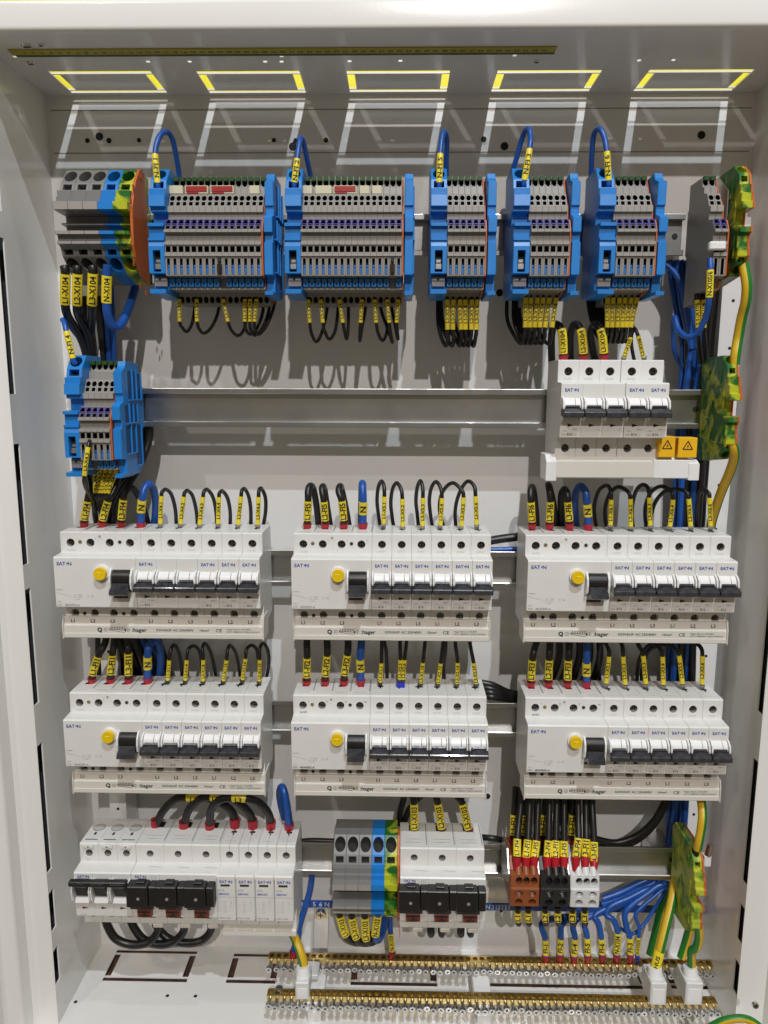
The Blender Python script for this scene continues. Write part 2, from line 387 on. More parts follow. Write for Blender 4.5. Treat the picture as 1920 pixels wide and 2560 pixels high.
# vertical support posts behind the rails
def post(x0, x1, y0, y1, label):
    mb = MB(); mb.box(x0, x0+1.5, y0, y1, -660, 20, 'panel_paint', .2); mb.box(x1-1.5, x1, y0, y1, -660, 20, 'panel_paint', .2); mb.box(x0+1.5, x1-1.5, y0, y0+1.5, -660, 20, 'panel_paint', .2)
    for k in range(16):
        z = -10-k*42; mb.cyl(((x0+x1)/2, y0-.15, z), ((x0+x1)/2, y0+.5, z), 1.5, 1.5, 'dark_hole', 10)
    tag(mb.build('support_post', None, (x0, y0, ZF)), label, 'post', 'upright posts carrying the rails')
post(P(228,1160,18).x, P(272,1160,18).x, 12, 43, 'upright pale steel post behind the left ends of the rails')
post(P(1776,1100,18).x, P(1832,1100,18).x, 16, 43, 'upright pale steel post behind the right ends of the rails')

# ------------------------------------------------------------------ rails
def rail(row, x0, x1, label):
    z = ROWZ[row]; mb = MB()
    prof = [(0,17.5),(-1,17.5),(-1.2,17),(-1.2,13.2),(-.6,12.4),(6,12.4),(6,-12.4),(-.6,-12.4),(-1.2,-13.2),(-1.2,-17),(-1,-17.5),(0,-17.5),(.2,-17),(.2,-13.6),(7.2,-13.6),(7.2,13.6),(.2,13.6),(.2,17)]
    mb.prof([(a, b+z) for a, b in prof], x0, x1, 'rail_steel', c=.2)
    for x in (x0+6, x1-6): mb.cyl((x, 5.6, z), (x, 7, z), 2.6, 2.6, 'dark_hole', 14)
    for x in (x0+4, x1-24): mb.box(x, x+20, 7.3, 43, z-8, z+8, 'zinc', .3)
    return tag(mb.build('din_rail', None, (x0, 0, z)), label, 'rail', 'steel mounting rails')
rail(0, -292, 248, 'topmost steel mounting rail carrying the blue and grey terminal strips')
rail(1, -270, P(1762, 1020, 0).x, 'second steel mounting rail from the top, bare along its middle')
rail(2, -292, 285, 'third steel mounting rail from the top, behind the upper row of breaker groups')
rail(3, -292, 288, 'fourth steel mounting rail from the top, behind the lower row of breaker groups')
rail(4, -292, P(1700, 2160, 0).x, 'lowest steel mounting rail, behind the fuse switches and distribution blocks')

# ------------------------------------------------------------------ terminals
def rect(x, v, a, b, d=5, inn='dark_hole', bot='dark_hole'): return (x, v, 'r', a, b, d, inn, bot)
def circ(x, v, a, b=None, d=6, inn='dark_hole', bot='dark_hole'): return (x, v, 'c', a, b or a, d, inn, bot)
def make_terminal(tab=True, purple=True, carrier=None):
    W = 5.21; x = W/2; t = empty('terminal_block', (0,0,0), 't', 'terminal')
    pts = [(-2,40),(-26,40),(-30,31.5),(-33,31.5),(-34,26),(-40,24.5),(-46,13.5),(-49.5,13),(-49.5,8.5),(-47,8),(-47,2.5),(-55,1.5),(-60,-7),(-62,-7.5),(-62,-9.5),(-58,-10),(-58,-16),(-61,-16.5),(-61,-19),(-60,-19.3),
           (-60,-25),(-62,-25.5),(-62,-28),(-60.5,-28.3),(-60.5,-43),(-47,-43.5),(-47,-52.5),(-27,-52.8),(-25,-61.5),(-4,-62),(-4,-20),(0,-18),(0,18),(-2,20)]
    G = 'grey_terminal'; L = 'light_ridge'
    H = {1:[circ(x,4.6,2.0,3.2,4)], 5:[circ(x,4.2,2.0,2.6,5), rect(x,9.6,1.5,1.8,4)], 11:[circ(x,3.6,2.0,2.6,5), rect(x,8.0,1.5,1.6,4)],
         19:[rect(x,3.0,1.9,2.3,6)], 27:[circ(x,5.4,2.05,2.8,6)]}
    if tab is not None: H[23] = [rect(x,7.6,1.15,6.3,5,'dark_hole','dark_hole')]
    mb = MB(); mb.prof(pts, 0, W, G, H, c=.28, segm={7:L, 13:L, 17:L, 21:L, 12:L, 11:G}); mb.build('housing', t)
    mb = MB(); mb.box(.5, W-.5, -31, -26.5, 37.2, 40.6, 'green_plastic', .2); mb.build('green_insert', t)
    # purple rim round the middle level openings
    if purple:
        mb = MB()
        for a, b in ((.32,.75),(W-.75,W-.32)): mb.prof([(-55.2,1.2),(-55.8,1.4),(-60.6,-6.6),(-60,-6.9)], a, b, 'purple_plastic', c=.05)
        mb.prof([(-57.6,-2.4),(-58.2,-2.2),(-58.7,-3),(-58.1,-3.2)], .75, W-.75, 'purple_plastic', c=.05)
        mb.prof([(-55.2,1.2),(-55.9,1.4),(-56.3,.8),(-55.6,.5)], .75, W-.75, 'purple_plastic', c=.05)
        mb.build('purple_rim', t)
    if tab:
        mb = MB(); mb.box(x-.95, x+.95, -60.2, -56, -42, -36.8, 'tab_blue', .2); mb.box(x-.95, x+.95, -59.4, -56, -36.4, -34.5, 'tab_blue', .2); mb.build('blue_lever', t)
        mb = MB(); mb.box(.45, W-.45, -52.5, -46.5, -50.6, -44, 'blue_plastic', .3); mb.cyl((x, -52.7, -48.6), (x, -52, -48.6), 1, 1, 'dark_hole', 10); mb.build('blue_tab', t)
        mb = MB(); mb.box(.1, W-.1, -48.4, -46.8, -52.4, -50.9, 'beige_plastic', .2); mb.build('marker_rail', t)
    return t
def make_feed(W=13.2):
    x = W/2; t = empty('feed_terminal', (0,0,0), 't', 'terminal'); B = 'blue_plastic'
    pts = [(-4,45),(-36,45),(-46,34),(-48,26.5),(-52,26),(-52,21),(-54,20.5),(-55,12),(-51,11.5),(-51,8.5),(-43,8),(-43,-1),(-60,-2),(-60,-4.5),(-56.5,-5),(-56.5,-13),(-60,-13.5),(-60,-15.5),(-58.5,-16),(-60,-20),(-60,-41),(-49,-41.5),(-49,-53),(-61,-53.5),(-61,-57),(-16,-57.5),(-4,-54),(-4,-20),(0,-18),(0,18),(-4,20)]
    H = {1:[circ(x,7.5,4.9,5.8,12,B)], 2:[rect(x,4,4.2,2.8,7,B)], 19:[rect(x,11.5,3.1,8.4,7,B)]}
    mb = MB(); mb.prof(pts, 0, W, B, H, c=.4); mb.build('housing', t)
    mb = MB(); mb.box(x-2.6, x+2.6, -57.5, -53.5, -37.5, -33, 'zinc', .4); mb.box(x-2.2, x+2.2, -56.5, -53.5, -32.2, -29.5, 'zinc', .4); mb.build('metal_clamp', t)
    mb = MB(); mb.box(x-5, x+5.6, -53, -48.5, -50.5, -43, 'light_ridge', .4); mb.box(x-4.4, x+5.4, -54.2, -52.5, -46, -43.6, 'light_ridge', .3); mb.cyl((x, -54.5, -44.8), (x, -54, -44.8), 1.1, 1.1, 'dark_hole', 10); mb.build('busbar_support', t)
    return t
def make_end(W=6.9):
    t = empty('end_bracket', (0,0,0), 't', 'end bracket'); B = 'blue_plastic'
    pts = [(-10,39),(-40,40),(-42,36),(-44,34),(-52,31),(-52,13),(-50,12),(-50,6),(-57,4),(-60,2),(-60,-9),(-56,-10),(-56,-16),(-60,-17),(-60,-42),(-50,-43),(-50,-55),(-61,-55),(-61,-58),(-16,-58),(-8,-54),(-8,-20),(0,-18),(0,18),(-8,20)]
    mb = MB(); mb.prof(pts, 0, W, B, c=.4); mb.build('housing', t)
    mb = MB()         # ribs on the right-hand side; pockets are flat patches, their shade painted dark
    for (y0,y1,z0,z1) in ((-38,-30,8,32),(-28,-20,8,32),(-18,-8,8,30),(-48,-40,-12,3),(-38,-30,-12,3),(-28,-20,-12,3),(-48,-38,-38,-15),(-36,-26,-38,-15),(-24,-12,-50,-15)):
        mb.box(W-.05, W+.12, y0, y1, z0, z1, 'pocket_shade_blue', .02)
        mb.box(W, W+1.4, y1+.3, y1+1.5, z0-1, z1+1, B, .2); mb.box(W, W+1.4, y0-1, y1, z0-1.6, z0-.4, B, .2)
    mb.build('side_ribs', t)
    return t
def make_endplate(mt='orange_plastic', W=1.8, big=False):
    t = empty('end_plate', (0,0,0), 't', 'end plate')
    if big: pts = [(-20,46.5),(-31,46.5),(-42.5,34),(-47,26),(-51,17),(-54.5,8),(-54.5,-18),(-50.5,-27),(-36,-40.5),(-24,-44.5),(-18,-44),(-17,-18),(-17,18)]
    else: pts = [(-4,40),(-26,39.5),(-33.5,27),(-45.5,13),(-46.5,3),(-54.5,1),(-59.6,-8),(-59.8,-42.8),(-47.3,-43.8),(-47,-52),(-4,-60),(-4,-20),(0,-18),(0,18)]
    mb = MB(); mb.prof(pts, 0, W, mt, c=.2)
    if big:
        for k, (y, z) in enumerate(((-30,44),(-50,30),(-58,18),(-57,-30),(-44,-46),(-30,-50))): mb.box(W, W+.5, y-2, y+2, z-5, z-.5, mt, .1)
    mb.build('plate', t); return t
def make_big(mt, W=12.2):
    x = W/2; t = empty('power_terminal', (0,0,0), 't', 'terminal')
    pts = [(-4,46),(-30,46),(-42,33),(-46,25.5),(-51,25),(-51,20),(-53.5,19.5),(-53.5,15),(-60,14.5),(-60,8.5),(-57,8),(-37,7.5),(-37,1.2),(-46,.8),(-46,-.8),(-37,-1.2),(-37,-7),(-60,-8),(-60,-10.5),(-55,-11),(-55,-15),(-57,-15.5),(-57,-17.5),(-53,-18.5),(-50.5,-20),(-48,-26),(-34,-38.5),(-10,-44),(-4,-42),(-4,-20),(0,-18),(0,18),(-4,20)]
    H = {1:[circ(x,8.6,5.2,7.0,12,mt)], 2:[rect(x,4.3,3.7,2.8,7,mt)], 24:[rect(x,3.2,3.7,2.3,7,mt)], 25:[circ(x,8.6,5.1,7.2,12,mt)]}
    mb = MB(); mb.prof(pts, 0, W, mt, H, c=.4, segm=({8:'light_ridge', 17:'light_ridge', 21:'light_ridge'} if mt == 'grey_block' else {})); mb.build('housing', t)
    return t
T_term = make_terminal(); T_gap = make_terminal(tab=None); T_feed = make_feed(); T_end = make_end(); T_plate = make_endplate(W=1.1)
NAMES = {'X1':'first long strip', 'X2':'second long strip', 'X5':'left six-way strip', 'X3':'middle six-way strip', 'X6':'right six-way strip', 'X4':'lone five-way strip'}
def strip_of(key, row, xf, xt, n, xe, special=(), Wf=15.5, loop=''):
    z = ROWZ[row]; d = NAMES[key]; pitch = (xe-xt)/n
    inst(T_feed, (xf, 0, z), 'wide blue feed terminal with looped wire '+loop+' at the '+d, 'blue feed terminals')
    for i in range(n):
        sp = i in special
        o = inst(T_gap if sp else T_term, (xt+i*pitch, 0, z), '%s grey terminal with purple rims, %s from the left of the %s' % ('plugged' if sp else 'slim', ORD[i], d), 'slim grey installation terminals')
        o.scale.x = pitch/5.21
        if sp:
            mb = MB(); mb.box(.7, 4.5, -63, -59, -41.5, -34, 'black_plastic', .5); mb.box(1.4, 3.8, -64, -60, -33, -29, 'ink', .4)
            tag(mb.build('test_plug', None), 'black plug in the %s terminal from the left of the %s' % (ORD[i], d), 'plug', 'black plugs in terminals').location = Vector((xt+i*pitch, 0, z))*S
    inst(T_plate, (xe+.1, 0, z), 'thin orange end plate closing the '+d, 'orange end plates')
    inst(T_end, (xe+2.1, 0, z), 'blue end bracket at the right of the '+d, 'blue end brackets')
strip_of('X1', 0, -203.0, -189.4, 15, -111.2, (8,), loop='N-FI 1')
strip_of('X2', 0, -92.6, -79.2, 16, 2, (14,), loop='N-FI 2')
strip_of('X5', 0, Q('rb',1137,500,-58).x-13.4, Q('rb',1137,500,-58).x, 6, Q('rb',1382,500,-58).x, loop='N-FI 5')
strip_of('X3', 0, Q('rc',209,480,-58).x-13.4, Q('rc',209,480,-58).x, 6, Q('rc',446,480,-58).x, loop='N-FI 3')
strip_of('X6', 0, Q('rc',732,480,-58).x-13.4, Q('rc',732,480,-58).x, 6, Q('rc',970,480,-58).x, loop='N-FI 6')
strip_of('X4', 1, Q('rd',252,620,-58).x-13.4, Q('rd',252,620,-58).x, 5, Q('rd',452,620,-58).x, (1,), loop='N-FI 4')
# marker carriers clipped on the long strips
for r, u0, u1, m, t in (('ra',818,928,'cream_plastic','first'), ('ra',942,1092,'red_plastic','second'), ('ra',1106,1258,'red_plastic','third'), ('ra',1358,1424,'cream_plastic','fourth'),
                     ('rb',193,262,'cream_plastic','first'), ('rb',280,388,'cream_plastic','second'), ('rb',398,550,'red_plastic','third'), ('rb',568,632,'cream_plastic','fourth'), ('rb',648,712,'cream_plastic','fifth')):
    a = Q(r, u0, 196, -38); b = Q(r, u1, 196, -38); mb = MB(); mb.box(a.x, b.x, -39.5, -34.2, a.z-3.2, a.z+3.4, 'cream_plastic', .4)
    if m == 'red_plastic': mb.box(a.x+1, b.x-1, -40.1, -39.3, a.z-1.6, a.z+2.8, m, .2); mb.box(a.x+1.5, b.x-8, -40.2, -39.3, a.z-3, a.z-1.9, m, .1)
    tag(mb.build('marker_carrier', None, (a.x, -36, a.z)), '%s marker carrier, %s from the left on the %s' % ('red faced' if m[0] == 'r' else 'cream', t, NAMES['X1' if r == 'ra' else 'X2']), 'marker carrier', 'marker carriers on the long strips')
# power terminals
T_grey = make_big('grey_block'); T_blue = make_big('blue_plastic'); T_gy = make_big('green_yellow_plastic'); T_bigplate = make_endplate('orange_plastic', 2.2, True)
def power(row, x0, x1, where):
    p = (x1-x0)/5
    for i, (T, c) in enumerate(((T_grey,'grey'),(T_grey,'grey'),(T_grey,'grey'),(T_blue,'blue'),(T_gy,'green and yellow'))):
        nm = ['leftmost grey','middle grey','rightmost grey','blue','green and yellow'][i]
        o = inst(T, (x0+i*p, 0, ROWZ[row]), nm+' power terminal '+where, 'power terminals'); o.scale.x = p/12.2
    inst(T_bigplate, (x1, 0, ROWZ[row]), 'thin orange end plate on the power terminals '+where, 'orange end plates')
power(0, -278.5, -218.5, 'at the top left corner of the cabinet')
power(4, Q('rh',343,300,-45).x, Q('rh',762,300,-45).x, 'between the fuse switches at the bottom')
# right-hand terminals
z = ROWZ[0]
for i in range(2):
    T = make_terminal(tab=False) if i == 0 else T2
    if i == 0: T2 = T
    inst(T, (Q('rc',1303,200,-45).x+i*5.4, 0, z), ['left','right'][i]+' grey terminal of the pair near the right wall', 'pair of grey terminals by the right wall')
p = Q('rc', 1347, 525, -64)
mb = MB(); mb.box(p.x-6, p.x+7, -65.5, -60, p.z-3, p.z+3.5, 'bright_plastic', 1); tag(mb.build('jumper_cap', None, p), 'white jumper cap bridging the pair of grey terminals by the right wall', 'jumper')
inst(T_plate, (Q('rc',1303,200,-45).x+11, 0, z), 'thin orange end plate beside the pair of grey terminals by the right wall', 'orange end plates')
def pe(x, row, label, mt='green_yellow_plastic', slant=0):
    W = 8; X = W/2; t = empty('earth_terminal', (0,0,0), label, 'terminal', 'green and yellow earth terminals')
    pts = [(0,45),(-38,46),(-49,37),(-51,29),(-54,28),(-54,22),(-57,21),(-57,15),(-60,14),(-60,9),(-44,8),(-44,-4),(-59,-5),(-59,-9),(-55,-10),(-55,-20),(-57,-21),(-57,-27),(-53,-33),(-42,-41),(-4,-46),(4,-40),(4,-24),(0,-18),(0,18),(4,24),(4,40)]
    H = {1:[circ(X,6.5,3.2,5,10,mt)], 2:[rect(X,4,2.4,2.4,6,mt)], 17:[rect(X,3.6,2.4,2.4,6,mt)], 18:[circ(X,6.6,3.4,5.4,10,mt)]}
    mb = MB(); mb.prof(pts, 0, W, mt, H, c=.5); mb.build('housing', t)
    mb = MB()
    for (y0,y1,z0,z1) in ((-40,-20,20,36),(-16,-4,16,34),(-48,-30,-2,16),(-26,-10,-8,10),(-50,-30,-28,-10),(-26,-6,-38,-14)):
        mb.box(-.7, .05, y0, y1, z0, z0+1.4, mt, .2); mb.box(-.7, .05, y0, y0+1.4, z0+1.6, z1, mt, .2)
    mb.build('side_ribs', t)
    mb = MB(); mb.prof([(a, b) for a, b in pts], W+.1, W+1.8, 'orange_plastic', c=.2); mb.build('end_cover', t)
    t.location = Vector((x, 0, ROWZ[row]))*S; return t
pe(Q('rc',1478,200,-50).x, 0, 'topmost green and yellow earth terminal in the upper right corner')
pe(Q('re',1385,430,-50).x, 1, 'green and yellow earth terminal at the right end of the second rail')
pe(Q('ri',1205,480,-50).x, 4, 'green and yellow earth terminal at the right end of the lowest rail', 'pale_green_yellow')
p = Q('ri', 1310, 370, -30); mb = MB(); mb.cyl(p, (p.x-2, p.y, p.z-11), 3, 3, 'screw_steel', 12); mb.box(p.x-6, p.x+1, -32, -25, p.z-22, p.z-11, 'bright_plastic', .6)
tag(mb.build('rail_clamp', None, p), 'small white rail clamp with steel screw beside the lowest earth terminal', 'clamp')
a = Q('rc', 1365, 70, 0); b = Q('rc', 1405, 140, -30)
mb = MB(); mb.prof([(5,45),(-14,45),(-34,30),(-34,-40),(5,-40)], b.x, b.x+1.5, 'zinc', c=.2); tag(mb.build('steel_bracket', None, (b.x,0,0)), 'grey steel bracket plate between the grey pair and the top right earth terminal', 'bracket')

# ------------------------------------------------------------------ breakers
def logo(mb, x, z, size, y=-60.15, m='logo_blue'):
    mb.text('EAT', size*1.08, (x-size*.62, y, z), m, bold=.022, squash=1.0); mb.text('N', size*1.08, (x+size*1.22, y, z), m, bold=.022, squash=1.1)
    mb.box(x+size*.50, x+size*.78, y, y+.1, z-.45, z+.5, m, 0)
BODY = [(-2,42),(-42.5,42),(-44,41),(-44,23.6),(-58.8,22.9),(-60,21.8),(-60,-21.6),(-59,-22.5),(-44,-23),(-44,-41),(-42.5,-42),(-2,-42),(0,-19),(0,19)]
def body(mb, x0, x1, n, m='white_plastic', r=3.5, inner='soft_ink', topslot=True, c=.28):
    w_ = (x1-x0)/n; xs = [x0+w_*(i+.5) for i in range(n)]
    H = {2:[circ(x, 8.6, r, r, 6, inner, 'dark_hole') for x in xs], 8:[circ(x, 9.2, r, r, 6, 'beige_plastic', 'dark_hole') for x in xs]}
    if topslot: H[0] = [rect(x, 20, 2.6, 1.6, 6) for x in xs]
    mb.prof(BODY, x0, x1, m, H, c=c)
    for i, x in enumerate(xs):
        for zz, yy in ((33.0,-39.5),(-32.8,-39.5)):
            mb.cyl((x, yy, zz), (x, yy+1, zz), 2.7, 2.7, 'screw_shaded', 12); mb.box(x-2.2, x+2.2, yy-.15, yy+.2, zz-.35, zz+.35, 'ink', 0); mb.box(x-.35, x+.35, yy-.15, yy+.2, zz-2.2, zz+2.2, 'ink', 0)
        if topslot:
            mb.box(x-.7, x+.7, -27, -17, 41.9, 42.1, 'dark_hole', 0)
            mb.box(x-5.5, x+5.5, -37.2, -36.5, 41.8, 42.12, 'pale_ink', 0)
        if i: mb.box(x-w_/2-.15, x-w_/2+.15, -44.08, -3, 23.5, 42.06, 'pale_ink', 0); mb.box(x-w_/2-.15, x-w_/2+.15, -60.08, -58, -22, 22, 'pale_ink', 0); mb.box(x-w_/2-.15, x-w_/2+.15, -44.08, -43.8, -40, -23.5, 'soft_ink', 0)
def toggle(t, x, wv=17.6):
    a = x-wv/2
    mb = MB(); mb.cyl((a+2.2, -57.5, 3.2), (a+wv*.62, -57.5, 3.2), 7.6, 7.6, 'bright_plastic', 28); mb.cyl((a+wv*.65, -57.5, 3.2), (a+wv-2.2, -57.5, 3.2), 7.4, 7.4, 'bright_plastic', 28)
    tg = mb.build('toggle', t)
    mb = MB(); g = [(-60,11.5),(-62,11.5),(-66.5,8),(-67.5,3),(-66.5,-3),(-63,-8.5),(-60,-8.5)]
    for b in (a+.5, a+wv-1.9): mb = MB(); mb.prof(g, b, b+1.4, 'bright_plastic', c=.25); mb.build('toggle_guard', t)
    mb = MB(); mb.prof([(-58,1.2),(-65.3,2.6),(-67,1.8),(-71,-.6),(-71.5,-1.4),(-71.5,-4.6),(-71,-5.2),(-66,-5),(-58,-4)], a+.35, a+wv-.35, 'lever_black', c=.5)
    mb.prof([(-58,4.2),(-65,4.6),(-66.2,3.2),(-65.7,2.6),(-58,1.3)], a+2.8, a+wv-2.8, 'lever_black', c=.5)
    mb.build('lever', tg)
def make_mcb(n=1, rating='B16', W=17.55):
    t = empty('circuit_breaker', (0,0,0), 't', 'circuit breaker'); mb = MB(); body(mb, 0, W*n-.15, n)
    logo(mb, 8.6, 17, 3.5)
    for i in range(n):
        x = W*(i+.5)
        mb.add([(x-2.4,-60.1,-10.6),(x-2.4,-60.1,-13.4),(x+2.6,-60.1,-12)], [[0,1,2]], 'ink')
        mb.box(x+4, x+7.6, -60.08, -60, -15.4, -15.1, 'pale_ink', 0)
        mb.text('CATN07', 1.9, (x-.5, -44.1, 26.2), 'pale_ink')
    mb.text('PL6-', 2.1, (3.6, -60.12, -19.6), 'soft_ink', align='c', bold=0); mb.text(rating, 3.0, (8.4, -60.12, -19.4), 'mid_ink', bold=.02); mb.text('/'+str(n), 2.1, (12.6, -60.12, -19.6), 'soft_ink', bold=0)
    mb.text('xPole', 1.5, (4.2, -60.12, -16.6), 'soft_ink', bold=0); mb.box(10.4, 14, -60.1, -60, -15.9, -14.6, 'pale_ink', 0)
    mb.build('housing', t)
    for i in range(n): toggle(t, W*(i+.5))
    return t
def make_rcd(W=71, dark=False):
    t = empty('residual_current_switch', (0,0,0), 't', 'residual current switch'); mb = MB()
    xs = [9, 26.5, 43.5, 61.3]
    H = {2:[circ(x, 8.6, 3.6, 3.6, 6, 'soft_ink') for x in xs], 8:[circ(x, 9.2, 3.6, 3.6, 6, 'beige_plastic') for x in xs], 0:[rect(x, 20, 3, 2, 6) for x in xs]}
    mb.prof(BODY, 0, W-.15, 'white_plastic', H, c=.28)
    for x in xs:
        for zz in (33, -32.8):
            mb.cyl((x, -39.5, zz), (x, -38.5, zz), 2.8, 2.8, 'screw_shaded', 12); mb.box(x-2.2, x+2.2, -39.7, -39.3, zz-.35, zz+.35, 'ink', 0); mb.box(x-.35, x+.35, -39.7, -39.3, zz-2.2, zz+2.2, 'ink', 0)
        mb.box(x-5.5, x+5.5, -37.4, -36.4, 41.8, 42.15, 'pale_ink', 0); mb.box(x+8.2, x+9.2, -34, -6, 41.6, 42.15, 'soft_ink', 0)
    for x, m in ((17.5,'brass'),(52.4,'dark_hole')): mb.cyl((x, -44.25, 33), (x, -43, 33), 1.8, 1.8, 'soft_ink', 12); mb.cyl((x, -44.3, 33), (x, -43, 33), 1.3, 1.3, m, 12); mb.cyl((x, -44.25, -32.5), (x, -43, -32.5), 1.6, 1.6, 'ink', 12)
    mb.cyl((35, -44.15, 38), (35, -43, 38), 2.8, 2.8, 'white_plastic', 14); mb.cyl((35, -44.3, 38), (35, -43, 38), 1.1, 1.1, 'soft_ink', 10)
    mb.text('CE', 5, (37, -44.12, 27.2), 'bright_plastic', bold=.03); mb.text('CE', 5, (37.3, -44.08, 26.9), 'pale_ink', bold=.01)  # raised white letters; the offset grey copy paints their shade
    ik = 'ink' if dark else 'pale_ink'
    mb.text('AL70C', 2.4, (9.5, -44.12, 25.6), ik)
    for x, a, b in ((14,'1','2'),(31,'3','4'),(48.5,'5','6'),(66.5,'N','N')): mb.text(a, 2.4, (x, -44.1, 36), ik); mb.text(b, 2.4, (x, -44.1, -37), ik)
    logo(mb, 9.2, 17, 4.0)
    k = 'ink' if dark else 'soft_ink'
    mb.text('PXF -', 2.6, (1.2, -60.12, -20), k, align='l', bold=0); mb.text('40/4/003-A', 2.9, (7.6, -60.12, -20), k, align='l', bold=.02)
    mb.text('xPole', 1.6, (1.4, -60.12, -17), 'soft_ink', align='l', bold=0); mb.text('130/48/60Hz', 1.2, (1, -60.12, -6.4), 'soft_ink', align='l')
    for i, s_ in enumerate(('Icw = 1500A','Imt = 0.03A','In = 40A')): mb.text(s_, 1.5, (15.8, -60.12, -11-i*1.9), 'soft_ink', align='l', bold=0)
    mb.box(27, 29.6, -60.1, -60, -11.4, -11.2, 'soft_ink', 0); mb.box(27, 29.6, -60.1, -60, -12.8, -12.6, 'soft_ink', 0); mb.text('\u2B21' if 0 else 'O', 2.6, (32, -60.12, -11.9), 'soft_ink', bold=0)
    mb.add([(.4,-60.1,-8.6),(13.8,-60.1,-12.3),(13.8,-60.1,-12.7),(.4,-60.1,-9)], [[0,1,2,3]], 'pale_ink'); mb.add([(.4,-60.1,-16.6),(13.8,-60.1,-12.7),(13.8,-60.1,-12.2),(.4,-60.1,-16)], [[0,1,2,3]], 'bright_plastic')
    mb.text('TEST', 1.9, (41.8, -60.12, 1.6), 'soft_ink' if not dark else 'ink', bold=.01)
    mb.box(51, 63, -60.15, -60, -13.4, -11.6, 'ink', 0); mb.box(50.4, 64, -60.1, -60, -14.2, -10.8, 'pale_ink', 0)
    mb.build('housing', t)
    mb = MB(); mb.cyl((41.8, -60, 9.4), (41.8, -62.6, 9.4), 6.9, 6.5, 'bright_plastic', 28); collar = mb.build('button_collar', t)
    mb = MB(); mb.cyl((41.8, -61, 9.4), (41.8, -66.5, 9.4), 5.5, 5.3, 'test_yellow', 28); mb.box(39.6, 44, -66.9, -66.3, 9.8, 10.7, 'marker_yellow', .1); mb.box(41.4, 42.2, -66.9, -66.3, 7.2, 9.8, 'marker_yellow', .1); mb.build('test_button', collar)
    mb = MB(); g = [(-60,13),(-62,13),(-66,8),(-67,2),(-66,-4),(-62,-7),(-60,-7)]
    for b in (49.2, 67.2): mb = MB(); mb.prof(g, b, b+1.6, 'bright_plastic', c=.3); mb.build('lever_guard', t)
    mb = MB(); mb.cyl((51.4, -57, 4), (66.6, -57, 4), 8.6, 8.6, 'black_plastic', 30)
    mb.prof([(-58,-.5),(-65,1),(-73,-3.5),(-74,-7),(-72,-8.2),(-65,-8.4),(-58,-8)], 51.6, 66.4, 'lever_black', c=.5); mb.build('lever', t)
    return t
def make_busbar(L=176.5):
    t = empty('busbar_block', (0,0,0), 't', 'busbar'); mb = MB()
    mb.prof([(-30,-34.4),(-47.5,-34.4),(-48,-35),(-48,-41.3),(-50,-42.2),(-50,-49),(-50.6,-49.2),(-50.6,-52.8),(-50,-53.4),(-30,-53.4)], 0, L, 'beige_plastic', c=.3)
    for x, s_ in ((7,'L1'),(25,'L2'),(42.5,'L3'),(76.5,'L1'),(94,'L2'),(111.7,'L3'),(129,'L1'),(147,'L2'),(164.5,'L3')): mb.text(s_, 4.4, (x+.7, -48.15, -38.1), 'ink', bold=.018)
    z_ = -45.6; y_ = -50.12
    mb.text('Q', 5.2, (32, y_, z_), 'ink', bold=.05); mb.text(':hager', 5.0, (67.2, y_, z_), 'ink', bold=.022, squash=1.06)
    for x, s_ in ((37.4,'1'),(57,'2')):
        mb.text(s_, 2.4, (x, y_, z_), 'ink'); n = 20
        vs = [(x+1.75*math.cos(6.2832*i/n), y_, z_+1.5*math.sin(6.2832*i/n)) for i in range(n)]+[(x+1.5*math.cos(6.2832*i/n), y_, z_+1.25*math.sin(6.2832*i/n)) for i in range(n)]
        mb.add(vs, [[i, (i+1)%n, n+(i+1)%n, n+i] for i in range(n)], 'ink')
    for k in range(9): mb.box(42+k*1.45, 42.5+k*1.45, y_, -50, z_+.2, z_+2.6, 'ink', 0)
    mb.add([(41,y_,z_+.3),(54.6,y_,z_-.6),(54.6,y_,z_-.2),(41,y_,z_+.7)], [[0,1,2,3]], 'ink'); mb.add([(41,y_,z_-.6),(54,y_,z_-2.6),(54,y_,z_-2.3),(41,y_,z_-.2)], [[0,1,2,3]], 'ink'); mb.box(40.6, 41.2, y_, -50, z_-.6, z_+1.6, 'ink', 0); mb.box(54.2, 55.2, y_, -50, z_-1.6, z_+.8, 'ink', 0)
    mb.text('KDN363F', 3.0, (89, y_, z_), 'ink', bold=.015, squash=1.1); mb.text('AC 230/400V', 3.0, (106.2, y_, z_), 'ink', bold=.015, squash=1.1); mb.text('10mm\u00b2', 2.9, (125, y_, z_), 'ink', bold=.015, squash=1.1); mb.text('CE', 4.2, (137.6, y_, z_), 'ink', bold=.01, squash=1.15)
    mb.text('Hager Electro SAS-BP3', 2.0, (144.6, y_, z_+1.1), 'ink', align='l', bold=0, squash=1.12); mb.text('67215 OBERNAI CEDEX-FRANCE', 2.0, (144.6, y_, z_-1.2), 'ink', align='l', bold=0, squash=1.0)
    mb.build('cover', t)
    mb = MB()
    for a in (-.9, L):
        mb = MB(); mb.prof([(-28,-33.2),(-49,-33.2),(-51.4,-42),(-51.4,-54),(-28,-54)], a, a+.9, 'beige_plastic', c=.2); mb.build('end_cap', t)
    return t
PR = {}
def proto(k, f):
    if k not in PR: PR[k] = f()
    return PR[k]
